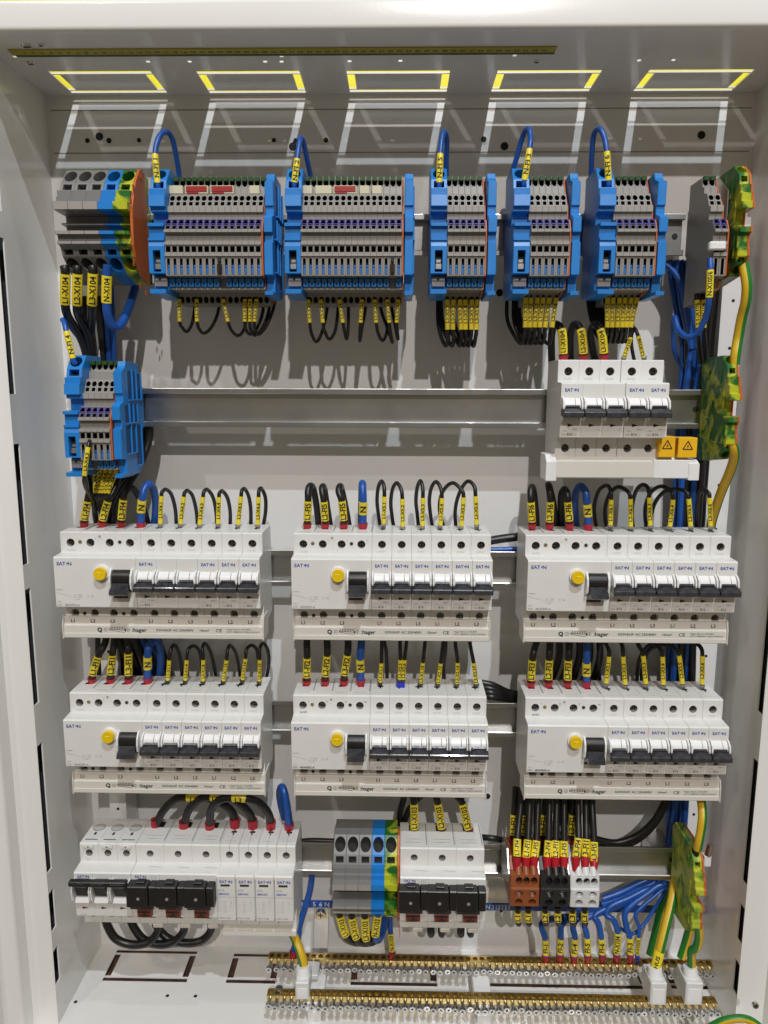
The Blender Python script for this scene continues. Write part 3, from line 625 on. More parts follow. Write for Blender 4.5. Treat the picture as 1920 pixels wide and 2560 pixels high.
def bgroup(row, x0, x1, layout, where, wires, dark=False):
    z = ROWZ[row]; p = (x1-x0)/10; k = p/17.55
    o = inst(proto(('rcd', dark), lambda: make_rcd(dark=dark)), (x0, 0, z), 'white residual current switch with yellow test button, left part of the %s breaker group' % where, 'residual current switches'); o.scale.x = p*4/71
    x = x0+4*p; j = 0
    for (n, rt) in layout:
        nm = 'three-pole ' if n == 3 else ''
        o = inst(proto(('mcb', n, rt), lambda: make_mcb(n, rt)), (x, 0, z), 'white %s%s breaker under wire %s in the %s breaker group' % (nm, rt, wires[j], where), 'small circuit breakers'); o.scale.x = k
        x += n*p; j += n
    o = inst(proto('bus', make_busbar), (x0+.6*(row < 3)+(1.2 if row == 3 else 0), 0, z), 'beige busbar block with black lettering under the %s breaker group' % where, 'busbar blocks'); o.scale.x = (x1-x0-1)/176.5
seq = lambda c: ['L1-%s.1'%c,'L2-%s.2'%c,'L3-%s.3'%c,'L1-%s.4'%c,'L2-%s.5'%c,'L3-%s.6'%c]
X1W = ['L1-X1.1','L2-X1.4','L3-X1.8','L1-X1.13','L2-X1.14','L3-X1.15']; X2W = ['L1-X2.1','L2-X2.3','L3-X2.10','L1-X2.12','L2-X2.14','L3-X2.17']
bgroup(2, -298.6, -119.0, [(3,'B16'),(1,'B16'),(1,'B16'),(1,'B16')], 'upper left', seq('X4'))
bgroup(2, -91.8, 81.8, [(1,'B16')]*6, 'upper middle', seq('X5'))
bgroup(2, 111.8, 290.3, [(1,'B16')]*6, 'upper right', seq('X6'))
bgroup(3, -300.1, -121.5, [(1,'B10')]*6, 'lower left', X1W)
bgroup(3, -94.4, 81.7, [(1,'B10')]*6, 'lower middle', X2W, True)
bgroup(3, 116.8, 294.7, [(1,'B16')]*6, 'lower right', seq('X3'), True)
# second row group
z = ROWZ[1]; x = 134.1
inst(proto(('mcb',3,'B20'), lambda: make_mcb(3,'B20')), (x, 0, z), 'white three-pole B20 breaker on the second rail', 'small circuit breakers')
inst(proto(('mcb',1,'B16'), None), (x+52.9, 0, z), 'white B16 breaker on the second rail, just right of the three-pole one', 'small circuit breakers')
inst(proto(('mcb',1,'B16'), None), (x+70.6, 0, z), 'white B16 breaker at the right end of the group on the second rail', 'small circuit breakers')
a = Q('re', 158, 980, -40); b = Q('re', 1185, 1105, -48)
t = empty('comb_busbar', (a.x, -40, b.z), 'white comb busbar block under the breakers on the second rail', 'busbar'); t.location = (0,0,0)
mb = MB(); pr = lambda z0: [(-25,z0),(-44,z0),(-46,z0-3),(-50,z0-4),(-50,z0-17),(-49,z0-18),(-30,z0-18)]
zz = a.z+2.2
mb.prof(pr(zz), a.x+8, b.x-8, 'beige_plastic', c=.3); mb.box(Q('re',893,1000,-50).x, b.x-5, -50.8, -40, zz-17.5, zz-2, 'bright_plastic', .4); mb.build('cover', t)
mb = MB(); mb.prof([(-25,zz+2),(-45,zz+2),(-52,zz-4),(-52,zz-20),(-28,zz-20)], a.x, a.x+9, 'bright_plastic', c=.5); mb.build('end_cap', t); mb = MB(); mb.prof([(-25,zz-2),(-45,zz-2),(-52,zz-5),(-52,zz-19),(-28,zz-19)], b.x-9, b.x, 'bright_plastic', c=.5); mb.build('end_cap', t)
for i, (u0, u1, v0, v1) in enumerate(((932,1032,833,972),(1060,1178,840,975))):
    a = Q('re', u0, v0, -50); b = Q('re', u1, v1, -50); mb = MB(); mb.box(a.x, b.x, -51, -36, b.z, a.z, 'warning_yellow', .5)
    cx = (a.x+b.x)/2; cz = (a.z+b.z)/2+1; r = 4.6
    for k in range(3):
        A = [cx+r*math.cos(math.pi/2+2.0944*k), cz+r*math.sin(math.pi/2+2.0944*k)]; B = [cx+r*math.cos(math.pi/2+2.0944*(k+1)), cz+r*math.sin(math.pi/2+2.0944*(k+1))]
        mb.cyl((A[0], -51.05, A[1]), (B[0], -51.05, B[1]), .45, .45, 'ink', 6)
    mb.add([(cx+.6,-51.2,cz+2.2),(cx-1,-51.2,cz-.4),(cx+.1,-51.2,cz-.2),(cx-.4,-51.2,cz-2),(cx+1.1,-51.2,cz+.5),(cx+.1,-51.2,cz+.4)], [[0,1,2,3,4,5]], 'ink')
    tag(mb.build('warning_cover', None, (a.x, -40, b.z)), ['left','right'][i]+' of the two small orange covers with a lightning triangle', 'cover', 'orange warning covers')
# ------------------------------------------------------------------ bottom row devices
z5 = ROWZ[4]
t = empty('main_switch', (0,0,0), 'white three-pole main switch with black bar lever, far left of the lowest rail', 'main switch'); mb = MB()
W = 53.5; body(mb, 0, W, 3, 'white_plastic', 3.4, 'soft_ink', False)
for i in range(3):
    x = W/3*(i+.5); mb.add([(x-2.4,-60.1,-12),(x-2.4,-60.1,-14.8),(x+3,-60.1,-13.4)], [[0,1,2]], 'brown_clip')
    mb.cyl((x, -18, 41.8), (x, -18, 42.3), 6, 6, 'soft_ink', 16); mb.cyl((x, -18, 42), (x, -18, 42.5), 5.2, 5.2, 'pale_ink', 16); mb.box(x-1, x+1, -30, -26, 42, 42.3, 'ink', 0); mb.box(x-6, x+6, -38, -37.2, 42, 42.3, 'ink', 0)
    mb.box(x-5, x+5, -46, -44, 38, 41.6, 'white_plastic', .3); mb.cyl((x, -46.2, 39.6), (x, -46, 39.6), .7, .7, 'ink', 8)
logo(mb, 9, 19, 3.4); mb.text('D 63/3', 2.2, (7, -60.12, -20.4), 'pale_ink'); mb.text('AT07', 1.8, (8, -44.1, 25.8), 'pale_ink'); mb.build('housing', t)
mb = MB(); mb.box(.2, W, -73, -67, 17, 22, 'black_plastic', .8)
for i in range(3): x = W/3*(i+.5); mb.prof([(-60,17),(-66,20.6),(-74,21),(-72,17.8),(-67,12),(-64,2),(-60,0)], x-5.6, x+5.6, 'black_plastic', c=.3)
mb.build('lever', t)
mb = MB()
for i in range(4):
    x = W/3*i; xs = [x-1.6, x+.3] if 0 < i < 3 else [x+.2 if i == 0 else x-1.6]
    for q_ in xs: mb.prof([(-60,17),(-66,16.5),(-69,9),(-68,0),(-64,-6),(-60,-6)], q_, q_+1.3, 'bright_plastic', c=.25)
for i in range(3): x = W/3*(i+.5); mb.prof([(-60,0),(-64,0),(-66,-4),(-62,-7),(-60,-7)], x-6.6, x+6.6, 'bright_plastic', c=.2)
mb.build('lever_guard', t)
t.location = Vector((-300.3, 0, z5))*S
def fuse_switch(x0, W, label):
    t = empty('fuse_switch', (0,0,0), label, 'fuse switch', 'fuse switches'); mb = MB(); body(mb, 0, W, 3, 'white_plastic', 3.3, 'soft_ink', False)
    p = W/3
    for i in range(3):
        x = p*(i+.5); mb.box(x-4.6, x+4.6, -16, -7, 41.9, 42.3, 'dark_hole', 0)
        for yy in (-30,-35): mb.box(x-8, x+8, yy-.5, yy+.3, 42, 42.3, 'pale_ink', 0); mb.box(x-2.5, x+3, yy-.3, yy+.1, 42, 42.4, 'soft_ink', 0)
        mb.box(x+p/2-1.8, x+p/2-1, -38, -4, 41.8, 42.25, 'soft_ink', 0)
        mb.add([(x-p/2+14,-50,23.45),(x-p/2+26,-51,23.42),(x-p/2+26,-51.4,23.42),(x-p/2+14,-50.4,23.45)], [[0,1,2,3]], 'soft_ink')
        mb.cyl((x-1, -45, -30), (x-1, -44, -30), 3.2, 3.2, 'screw_steel', 14); mb.box(x-3.4, x+1.4, -45.3, -45, -30.4, -29.6, 'ink', 0)
        mb.box(x-1, x+9, -45, -30, -46, -41.5, 'beige_plastic', 1)
    logo(mb, 9, 19.6, 3.2); mb.text('Z-SLS/CEK63/3', 1.8, (10.6, -60.12, 16.6), 'ink', bold=.01); mb.text('4039', 1.5, (5.4, -60.12, 14.6), 'ink')
    for k in range(3): mb.box(19.5+k*1.8, 19.8+k*1.8, -60.1, -60, 14.5, 20.5, 'soft_ink', 0)
    mb.build('housing', t)
    for i in range(3):
        x = p*i; mb = MB(); a = x-1.4; b = x+p-1.6
        mb.box(a, a+p*.74, -71, -58, -4.4, 16.6, 'black_plastic', .6); mb.box(a+p*.75, b+1, -70, -58, -3.8, 16.2, 'black_plastic', .9); mb.box(a+p*.3, a+p*.6, -66, -60, 16.7, 18, 'black_plastic', .3)
        mb.cyl((a+p*.42, -71.3, 5), (a+p*.42, -70.8, 5), 2.1, 2.1, 'lever_black', 16); mb.cyl((a+p*.42, -71.6, 5), (a+p*.42, -70.9, 5), 1.4, 1.4, 'soft_ink', 12)
        mb.box(a+1, a+p-4, -66, -60.2, -10, -4.6, 'lever_black', .5); dr = mb.build('fuse_drawer', t)
        mb = MB(); c_ = a+p*.52; mb.box(c_-6.6, c_+6.6, -65, -60, -19, -11, 'brown_clip', .4); mb.box(c_-3.8, c_+3.8, -66, -64.8, -17, -16, 'ink', .1); mb.box(c_-.7, c_+.7, -66, -64.8, -15.8, -13.5, 'ink', .1); mb.box(c_-6, c_+6, -65.6, -64.8, -13.6, -12.4, 'ink', .1); mb.build('locking_clip', dr)
    t.location = Vector((x0, 0, z5))*S
fuse_switch(-246.5, 80, 'fuse switch with black drawers between the main switch and the surge arresters')
fuse_switch(4.2, 79.2, 'fuse switch with black drawers right of the bottom power terminals')
def make_spd():
    W = 17.8; t = empty('surge_arrester', (0,0,0), 't', 'surge arrester'); mb = MB(); body(mb, 0, W-.15, 1, 'white_plastic', 3.5, 'soft_ink', True); x = W/2
    mb.box(x-.15, x+.15, -44.1, -4, 36, 42.12, 'soft_ink', 0); mb.build('housing', t)
    mb = MB(); mb.prof([(-44,23.9),(-61,23.2),(-62,22),(-62,-22.6),(-61,-23.4),(-46,-23.4),(-46,0)], .5, W-.6, 'white_plastic', c=.3)
    mb.box(.55, W-.7, -62.1, -61.9, 1.2, 1.5, 'soft_ink', 0)
    logo(mb, x, 17.2, 3.7, -62.15); mb.box(4, 12.4, -62.2, -62, 12.4, 14.4, 'ink', 0); mb.box(5, 11.4, -62.3, -62, 13, 13.9, 'green_plastic', 0)
    mb.text('280VAC', 2.9, (6.8, -62.15, 4.6), 'logo_blue', bold=.02); mb.box(1.6, 7.2, -62.12, -62, 7.4, 9.4, 'pale_ink', 0); mb.text('Type', 1.6, (4.4, -62.16, 8.4), 'white_ink')
    for k in range(5): mb.box(2, 4.6, -62.12, -62, -3.2-k*2.6, -2.9-k*2.6, 'pale_ink', 0); mb.box(6, 9.6-.5*(k%2), -62.12, -62, -3.2-k*2.6, -2.8-k*2.6, 'pale_ink', 0); mb.box(6, 8.6, -62.12, -62, -4.2-k*2.6, -3.9-k*2.6, 'pale_ink', 0)
    for (a, b, c_, d) in ((11.8,15.6,-7.6,-.8),(11.8,14.6,-13,-9.4)):
        for e in ((a,b,d-.15,d),(a,b,c_,c_+.15),(a,a+.15,c_,d),(b-.15,b,c_,d)): mb.box(e[0], e[1], -62.12, -62, e[2], e[3], 'pale_ink', 0)
    mb.box(13.2, 14, -62.12, -62, -6, -2.4, 'pale_ink', 0); mb.text('SPBT12-280', 2.2, (7, -62.15, -20.4), 'soft_ink', bold=.01); mb.build('plug_in_module', t)
    mb = MB(); mb.prof([(-44,25),(-50,25),(-62.6,22),(-62.6,20),(-60,20),(-48,23)], -.1, .6, 'bright_plastic', c=.1); mb.build('side_latch', t)
    return t
spd = make_spd()
for i, s_ in enumerate(('leftmost','second from the left','third from the left','rightmost')):
    inst(spd, (-166.3+i*17.95, 0, z5), 'white plug-in surge arrester on the lowest rail, %s of the four' % s_, 'surge arresters')
mb = MB(); mb.prof([(-28,-41.5),(-48,-41.5),(-50,-43),(-50,-48),(-48,-49),(-28,-49)], -165, -94.5, 'beige_plastic', c=.4)
mb.location = None; tag(mb.build('comb_busbar'), 'slim beige busbar under the four surge arresters', 'busbar').location = (0, 0, z5*S)
# distribution blocks
def distro(x0, x1, m, col):
    t = empty('distribution_block', (0,0,0), col+' distribution block with round openings on the lowest rail', 'distribution block', 'distribution blocks')
    W = x1-x0; mb = MB(); H = {3:[circ(W*k, 5.4, 3.3, 3.5, 7, m) for k in (.30,.56,.82)], 5:[circ(W*k, zz, 3.7, 3.4, 6, m) for k in (.3,.76) for zz in (4.6,13.6)]}
    mb.prof([(-6,19),(-36,19),(-44,10),(-50,8.6),(-52,-2.5),(-54,-3.5),(-53,-21.5),(-48,-23.5),(-6,-23.5)], 0, W, m, H, c=.8)
    for k in (.3,.76): mb.cyl((W*k, -50.5, -8.2), (W*k, -49, -8.2), 3, 3, 'screw_steel', 12); mb.box(W*k-2.2, W*k+2.2, -50.8, -50.4, -8.5, -7.9, 'ink', 0)
    for k in (.3,.56,.82): mb.cyl((W*k, -48.2, 7), (W*k, -43, 13), 3.6, 3.4, m, 14)
    mb.build('housing', t)
    mb = MB(); mb.prof([(-4,25),(-34,25),(-44,11),(-48,8),(-48,0),(-8,-24),(-4,-24)], -1.7, -.2, 'zinc', c=.2); mb.build('steel_side', t)
    t.location = Vector((x0, 0, -588.5))*S
distro(Q('ri',92,600,-55).x, Q('ri',270,600,-55).x, 'brown_block', 'brown')
distro(Q('ri',277,600,-55).x, Q('ri',455,600,-55).x, 'black_block', 'black')
distro(Q('ri',461,600,-55).x, Q('ri',640,600,-55).x, 'white_block', 'white')
# blue numbered strip on the back and the bracket
a = Q('rh', 128, 762, 26); b = Q('rh', 1500, 800, 26); c_ = Q('ri', 1400, 790, 26)
mb = MB(); mb.box(a.x-4, c_.x-20, 25.5, 27, -674.9, -667.1, 'label_blue', .1); zc = -671
for (r, u, s_) in (('rh',140,'3'),('rh',180,'4'),('rh',222,'5'),('rh',263,'6'),('rh',304,'N'),('rh',1348,'N'),('rh',1388,'31'),('rh',1431,'32'),('rh',1473,'33'),('ri',1098,'58'),('ri',1138,'59')):
    mb.text(s_, 7.2, (Q(r, u, 780, 25).x, 25.3, zc), 'white_ink', bold=0)
tag(mb.build('number_strip', None, (a.x, 26, zc)), 'long blue strip with white numbers behind the lowest rail', 'label strip')
t = empty('zinc_bracket', (0,0,0), 'zinc plated bracket strip with a crosshead screw left of the small power terminals', 'bracket')
a = Q('rh', 222, 800, 28); b = Q('rh', 308, 1085, 10); mb = MB(); mb.prof([(26,a.z),(28,a.z),(28,-690),(14,b.z),(-4,b.z-2),(-4,b.z),(12,b.z+2),(26,-688)], a.x, b.x, 'zinc', c=.3); mb.build('strap', t)
p = Q('rh', 264, 847, 24); mb = MB(); mb.cyl((p.x, 26, p.z), (p.x, 22.5, p.z), 5.6, 4.6, 'screw_steel', 18); mb.box(p.x-3, p.x+3, 22.2, 22.6, p.z-.5, p.z+.5, 'ink', 0); mb.box(p.x-.5, p.x+.5, 22.2, 22.6, p.z-3, p.z+3, 'ink', 0); mb.build('crosshead_screw', t)
# carrier of the brass bars
for i, (r, u) in enumerate((('rk',350),('rk',1345))):
    a = Q(r, u, 640, 0); mb = MB(); mb.box(a.x, a.x+17, -52, 12, -728, -717.5, 'bright_plastic', .8); mb.box(a.x+2, a.x+15, -52, -30, ZF+.2, -728, 'bright_plastic', .8); mb.box(a.x+3, a.x+14, 0, 20, ZF+.2, -728, 'bright_plastic', .8)
    tag(mb.build('bar_support', None, (a.x, -20, ZF)), 'white plastic support under the brass bars, %s one' % ['left','right'][i], 'support', 'brass bar supports')
def bar(y0, y1, zt, x0, x1, label, seed):
    n = 63; p = (x1-x0)/n; t = empty('brass_bar', (0,0,0), label, 'terminal bar', 'brass terminal bars'); h = 5.6
    H = {0:[circ(x0+p*(i+.5), (y1-y0)/2, 2.6, 2.75, 4.5, 'brass', 'brass_shaded') for i in range(n)]}
    mb = MB(); mb.prof([(y1,zt),(y0,zt),(y0,zt-h),(y1,zt-h)], x0, x1, 'brass', H, c=.3); mb.build('bar', t)
    s_ = MB(); s_.cyl((0,1,0), (0,-8,0), 1.9, 1.9, 'screw_steel', 10); s_.cyl((0,-8,0), (0,-10.6,0), 3.3, 2.8, 'screw_steel', 14); s_.box(-1.7, 1.7, -10.8, -10.5, -.3, .3, 'ink', 0); s_.box(-.3, .3, -10.8, -10.5, -1.7, 1.7, 'ink', 0)
    sc = s_.build('clamp_screw', t); rnd = random.Random(seed)
    for i in range(n):
        o = sc if i == 0 else sc.copy()
        if i: C.collection.objects.link(o)
        o.parent = t; o.location = Vector((x0+p*(i+.5), y0+rnd.uniform(-1.2,1.6), zt-h*.55))*S; o.rotation_euler = (rnd.uniform(-.03,.1), rnd.uniform(0,1.5), 0)
X1b = PZ(*px('ri',1318,1095), -708).x
bar(-9, 0, -707.5, PZ(*px('rk',80,470), -708).x, X1b, 'rear brass terminal bar with a row of steel screws, blue wires plugged in', 1)
bar(-52, -43, -711, PZ(*px('rk',75,700), -713).x, PZ(*px('ri',1332,1310), -713).x, 'front brass terminal bar with a row of steel screws and empty holes', 2)
p = PZ(*px('rk',146,690), -712); mb = MB(); mb.cyl((p.x, p.y, -713), (p.x, p.y, -709.5), 4.4, 3.6, 'screw_steel', 16); mb.box(p.x-2.6, p.x+2.6, p.y-.5, p.y+.5, -709.6, -709.3, 'ink', 0)
tag(mb.build('mounting_screw', None, p), 'large screw head at the left end of the front brass bar', 'screw')
for i, (r, u, v, u2, v2, lab) in enumerate((('rk',246,640,335,745,'white plastic clamp box on the brass bars at the left'), ('ri',945,1210,1035,1342,'white plastic clamp box on the brass bars holding the wire marked HUS'), ('ri',1160,1210,1255,1342,'white plastic clamp box at the right end of the brass bars'))):
    a = Q(r, u, v, -54); b = Q(r, u2, v2, -54); t = empty('clamp_box', (0,0,0), lab, 'clamp box', 'white clamp boxes')
    zt = a.z; zb = b.z-1; mb = MB(); mb.box(a.x, b.x, -55, -30, zb, zt, 'white_block', 1); mb.box(a.x+2, b.x-2, -55.4, -54.8, zb+1.5, zt-6, 'bright_plastic', .2); mb.box(a.x+1, b.x+6, -31, -12, -712, -706.5, 'white_block', 1); mb.build('body', t)
    mb = MB(); c_ = (a.x+b.x)/2; mb.cyl((c_, -44, zt-2), (c_-.5, -42, zt+7), 7.4, 6.4, 'bright_plastic', 20); mb.build('cable_collar', t)

# ------------------------------------------------------------------ wires
def smooth(pts, k=7):
    pts = [Vector(p) for p in pts]; n = len(pts); out = []
    for i in range(n-1):
        p0 = pts[max(i-1,0)]; p1 = pts[i]; p2 = pts[i+1]; p3 = pts[min(i+2,n-1)]
        for j in range(k):
            t = j/k; out.append(.5*((2*p1)+(-p0+p2)*t+(2*p0-5*p1+4*p2-p3)*t*t+(-p0+3*p1-3*p2+p3)*t**3))
    out.append(pts[-1]); return out
def sub(path, f0, f1, k=7):
    n = len(path)-1; a = f0*k; b = f1*k; m_ = max(8, int(b-a)+1)
    out = []
    for i in range(m_+1):
        q_ = a+(b-a)*i/m_; q_ = max(0, min(n-1e-6, q_)); j = int(q_); out.append(path[j].lerp(path[j+1], q_-j))
    return out
def wire(text, r, pts, col='black', mk=None, fer=None, rad=2, label='', cat='wire', group=None, tw=0, tsize=None, fl=6):
    """pts: (u,v,Y) in region r of the photograph; mk: (i0,i1) control-point span of the yellow marker"""
    w3 = [Q(r, u, v, Y) for u, v, Y in pts]; path = smooth(w3); mb = MB()
    if col == 'gy': mb.tube(path, rad, 'wire_yellow', 16, 'wire_green', tw)
    else: mb.tube(path, rad, 'wire_'+col, 12)
    o = tag(mb.build('wire', None, w3[0]), label, cat, group)
    inv = w3[0]
    def part(mb_, nm):
        q_ = mb_.build(nm, o, inv); q_.location = (0,0,0)
    if mk:
        sp = sub(path, mk[0], mk[1]); L = sum((sp[i+1]-sp[i]).length for i in range(len(sp)-1)); mb = MB()
        R = rad*1.13+.12; fr = []
        for i, p in enumerate(sp):
            t = (sp[min(i+1,len(sp)-1)]-sp[max(i-1,0)]).normalized(); a = Vector((0,-1,0)); v_ = (CV-p).normalized(); a = (v_-t*v_.dot(t)).normalized(); fr.append((p, t, a, t.cross(a)))
        sec = [(math.cos(x), math.sin(x)) for x in [2*math.pi*(j+.5)/12 for j in range(12)]]
        vs = []
        for p, t, a, b in fr: vs += [p+a*min(cx*R*1.04, R*.86)+b*sy*R for cx, sy in sec]
        mb.add(vs, [[i*12+j, i*12+(j+1)%12, (i+1)*12+(j+1)%12, (i+1)*12+j] for i in range(len(fr)-1) for j in range(12)], 'marker_yellow', True)
        mb.add(vs[:12], [list(range(12))], 'marker_yellow'); mb.add(vs[-12:], [list(range(12))], 'marker_yellow')
        if text:
            tv, tf, wd = text_data(text, .028); sz = min(R*1.85, L*.9/max(wd,.1)) if not tsize else tsize; sx = min(1.25, L*.86/(wd*sz))
            flip = 1 if sp[-1].z > sp[0].z else -1
            cum = [0]
            for i in range(len(sp)-1): cum.append(cum[-1]+(sp[i+1]-sp[i]).length)
            out = []
            for (x_, y_) in tv:
                s_ = L/2+flip*x_*sz*sx; s_ = max(0, min(L*.999, s_)); j = max(i for i in range(len(cum)-1) if cum[i] <= s_); q_ = (s_-cum[j])/(cum[j+1]-cum[j])
                p = sp[j].lerp(sp[j+1], q_); t = fr[j][1]; a = (fr[j][2]*(1-q_)+fr[j+1][2]*q_).normalized(); side = t.cross(a)*flip
                # letters read along the wire, upright side to the left
                lat = side*y_*sz
                out.append(p+a*(R*.86+.10)-lat)
            mb.add(out, tf, 'ink')
        part(mb, 'marker_sleeve')
    if fer:
        d = (path[0]-path[3]).normalized(); mb = MB(); p = path[0]
        u_ = -d; mb.cyl(p-u_*1, p+u_*fl, rad*.95, rad*1.32 if fer == 'red' else rad*1.4, 'ferrule_'+fer if fer != 'black' else 'black_plastic', 16); mb.cyl(p-u_*5, p-u_*.5, rad*.6, rad*.7, 'ferrule_'+fer if fer != 'black' else 'black_plastic', 12)
        part(mb, 'ferrule')
    return o
# N loops above the top strips
for txt, pts, mk in (('N-FI 1', [(396,470,-44),(394,458,-45),(388,386,-44),(396,347,-40),(412,330,-34),(430,345,-26),(443,405,-16),(449,450,-8),(450,500,0),(450,560,8)], (1,2)),
    ('N-FI 2', [(736,470,-44),(736,457,-45),(743,398,-44),(748,360,-40),(752,345,-36),(759,358,-30),(768,400,-20),(777,445,-8),(782,500,0),(782,560,8)], (1,2)),
    ('N-FI 5', [(1098,470,-44),(1098,457,-45),(1101,385,-44),(1105,345,-40),(1111,330,-36),(1117,350,-28),(1116,400,-18),(1116,454,-8),(1117,500,0),(1118,560,8)], (1,2)),
    ('N-FI 3', [(1310,466,-44),(1311,451,-45),(1324,373,-44),(1326,340,-40),(1320,322,-36),(1307,341,-28),(1290,400,-20),(1274,460,-10),(1270,530,0),(1275,590,8)], (1,2)),
    ('N-FI 6', [(1521,466,-44),(1521,452,-45),(1517,380,-44),(1510,342,-40),(1498,322,-36),(1484,340,-28),(1479,400,-20),(1478,470,-10),(1482,540,0),(1486,600,8)], (1,2)),
    ('N-FI 4', [(190,910,-44),(182,896,-45),(166,829,-44),(160,805,-40),(157,800,-34),(165,804,-26),(190,835,-10),(218,870,0),(232,900,10)], (1,2))):
    wire(txt, 'n', pts, 'blue', mk, None, 2.25, 'blue wire with yellow marker %s looping out of a blue feed terminal' % txt, group='blue loops marked N-FI')
# power wires top left
K = 'wires of the top left power terminals'
wire('L1-X104','ra',[(158,690,-46),(164,738,-46),(163,930,-38),(180,1010,-28),(232,1095,-14),(275,1180,-4),(300,1260,0),(330,1400,4)],'black',(1,2),None,3.7,'black wire marked L1-X104 leaving the bottom of the leftmost grey power terminal',group=K)
wire('L2-X104','ra',[(240,690,-46),(243,738,-46),(240,935,-38),(250,1010,-24),(300,1110,-8),(318,1200,0),(335,1290,4),(360,1400,6)],'black',(1,2),None,3.7,'black wire marked L2-X104 leaving the bottom of the middle grey power terminal',group=K)
wire('L3-X104','ra',[(340,690,-46),(343,735,-46),(337,935,-38),(335,1020,-22),(330,1110,-4),(340,1200,4),(345,1290,8),(380,1400,10)],'black',(1,2),None,3.7,'black wire marked L3-X104 leaving the bottom of the rightmost grey power terminal',group=K)
wire('N-X104','ra',[(438,680,-48),(434,750,-46),(431,925,-42),(442,1020,-38),(480,1085,-32),(525,1065,-22),(570,970,-10),(610,850,2),(640,740,10)],'blue',(1,2),None,3.7,'thick blue wire marked N-X104 hanging in a loop under the blue power terminal',group=K)
# terminal strip tails
def tails(r, lst, v0, v1, grp, where, rad=1.45, Y=-26):
    for (txt, ua, ub, rest) in lst:
        pts = [(ua, v0-25, Y+4),(ua, v0+3, Y),(ub, v1, Y-3)]+rest
        wire(txt, r, pts, 'black', (1,2), None, rad, 'thin black wire with yellow marker %s hanging below the %s' % (txt, where), group=grp)
tails('ra', [('L1-X1.1',903,905,[(922,1085,-26),(952,1112,-24),(985,1060,-18),(1002,960,-8),(1005,860,0)]),
             ('L2-X1.4',1015,1018,[(1038,1105,-26),(1067,1122,-22),(1110,1085,-16),(1150,1000,-8),(1172,880,0)]),
             ('L3-X1.8',1188,1218,[(1245,1110,-26),(1282,1138,-22),(1315,1110,-16),(1335,1040,-8),(1345,880,0)]),
             ('L1-X1.13',1328,1327,[(1335,1100,-26),(1362,1130,-22),(1400,1100,-16),(1438,1010,-8),(1455,880,0)]),
             ('L2-X1.14',1362,1360,[(1366,1100,-26),(1392,1136,-22),(1440,1090,-16),(1480,990,-8),(1495,880,0)]),
             ('L3-X1.15',1404,1390,[(1392,1095,-26),(1415,1130,-22),(1465,1080,-16),(1510,970,-8),(1530,880,0)])], 902, 1048, 'wires below the first long strip', NAMES['X1'])
tails('rb', [('L1-X2.1',235,245,[(258,1130,-26),(288,1178,-22),(322,1120,-16),(350,1010,-8),(366,880,0)]),
             ('L2-X2.3',317,330,[(342,1110,-26),(372,1162,-22),(408,1110,-16),(425,1000,-8),(432,880,0)]),
             ('L2-X2.6',437,460,[(470,1110,-26),(484,1158,-22),(494,1080,-16),(495,980,-8),(494,880,0)]),
             ('L3-X2.10',583,574,[(569,1120,-26),(570,1172,-22),(584,1080,-16),(603,980,-8),(610,880,0)]),
             ('L1-X2.12',666,676,[(690,1130,-26),(718,1170,-22),(745,1110,-16),(755,1000,-8),(752,880,0)]),
             ('L2-X2.14',747,760,[(768,1120,-26),(780,1182,-22),(752,1100,-16),(712,990,-8),(690,880,0)]),
             ('L3-X2.17',818,808,[(812,1110,-26),(816,1160,-22),(800,1080,-16),(780,980,-8),(762,880,0)])], 905, 1055, 'wires below the second long strip', NAMES['X2'])
tails('rb', [(t_, a_, b_, [(b_+c1,1150,-26),(b_+c1-14,1205,-20),(b_-40,1150,-12),(x_,1040,-4),(x_,880,4)]) for t_, a_, b_, c1, x_ in
      zip(seq('X5'), (1137,1175,1218,1253,1295,1330), (1137,1172,1225,1255,1292,1325), (4,8,4,4,-4,-6), (1075,1090,1105,1180,1225,1260))], 905, 1100, 'wires below the six-way strip X5', NAMES['X5'], 1.7)
tails('rc', [(t_, a_, b_, [(b_-4,1080,-26),(b_-24,1120,-20),(b_-62,1080,-12),(x_,970,-4),(x_,820,4)]) for t_, a_, b_, x_ in
      zip(seq('X3'), (180,212,252,287,325,367), (178,206,235,266,300,342), (68,108,128,140,150,240))], 840, 1022, 'wires below the six-way strip X3', NAMES['X3'], 1.7)
tails('rc', [(t_, a_, b_, [(b_-4,1070,-26),(b_-24,1110,-20),(b_-66,1060,-12),(x_,950,-4),(x_-20,820,4)]) for t_, a_, b_, x_ in
      zip(seq('X6'), (680,714,754,788,825,860), (678,708,740,770,795,822), (575,590,605,620,640,660))], 840, 1022, 'wires below the six-way strip X6', NAMES['X6'], 1.7)
wire('L3-X4.3','rd',[(322,835,-62),(312,875,-67),(288,1058,-66),(294,1130,-56),(340,1220,-30),(360,1300,-16)],'black',(1,2),None,1.7,'thin black wire marked L3-X4.3 plugged into the front of the five-way strip',group='wires below the five-way strip')
for i, t_ in enumerate(('L1-X4.1','L2-X4.2','L1-X4.4','L2-X4.5','L3-X4.6')):
    wire(t_,'rd',[(345+i*36,985,-24),(355+i*35,1025,-26),(360+i*20,1172,-30),(372+i*14,1240,-22),(400+i*10,1330,-6)],'black',(1,2),None,1.7,'thin black wire marked %s in the bunch below the five-way strip'%t_,group='wires below the five-way strip')
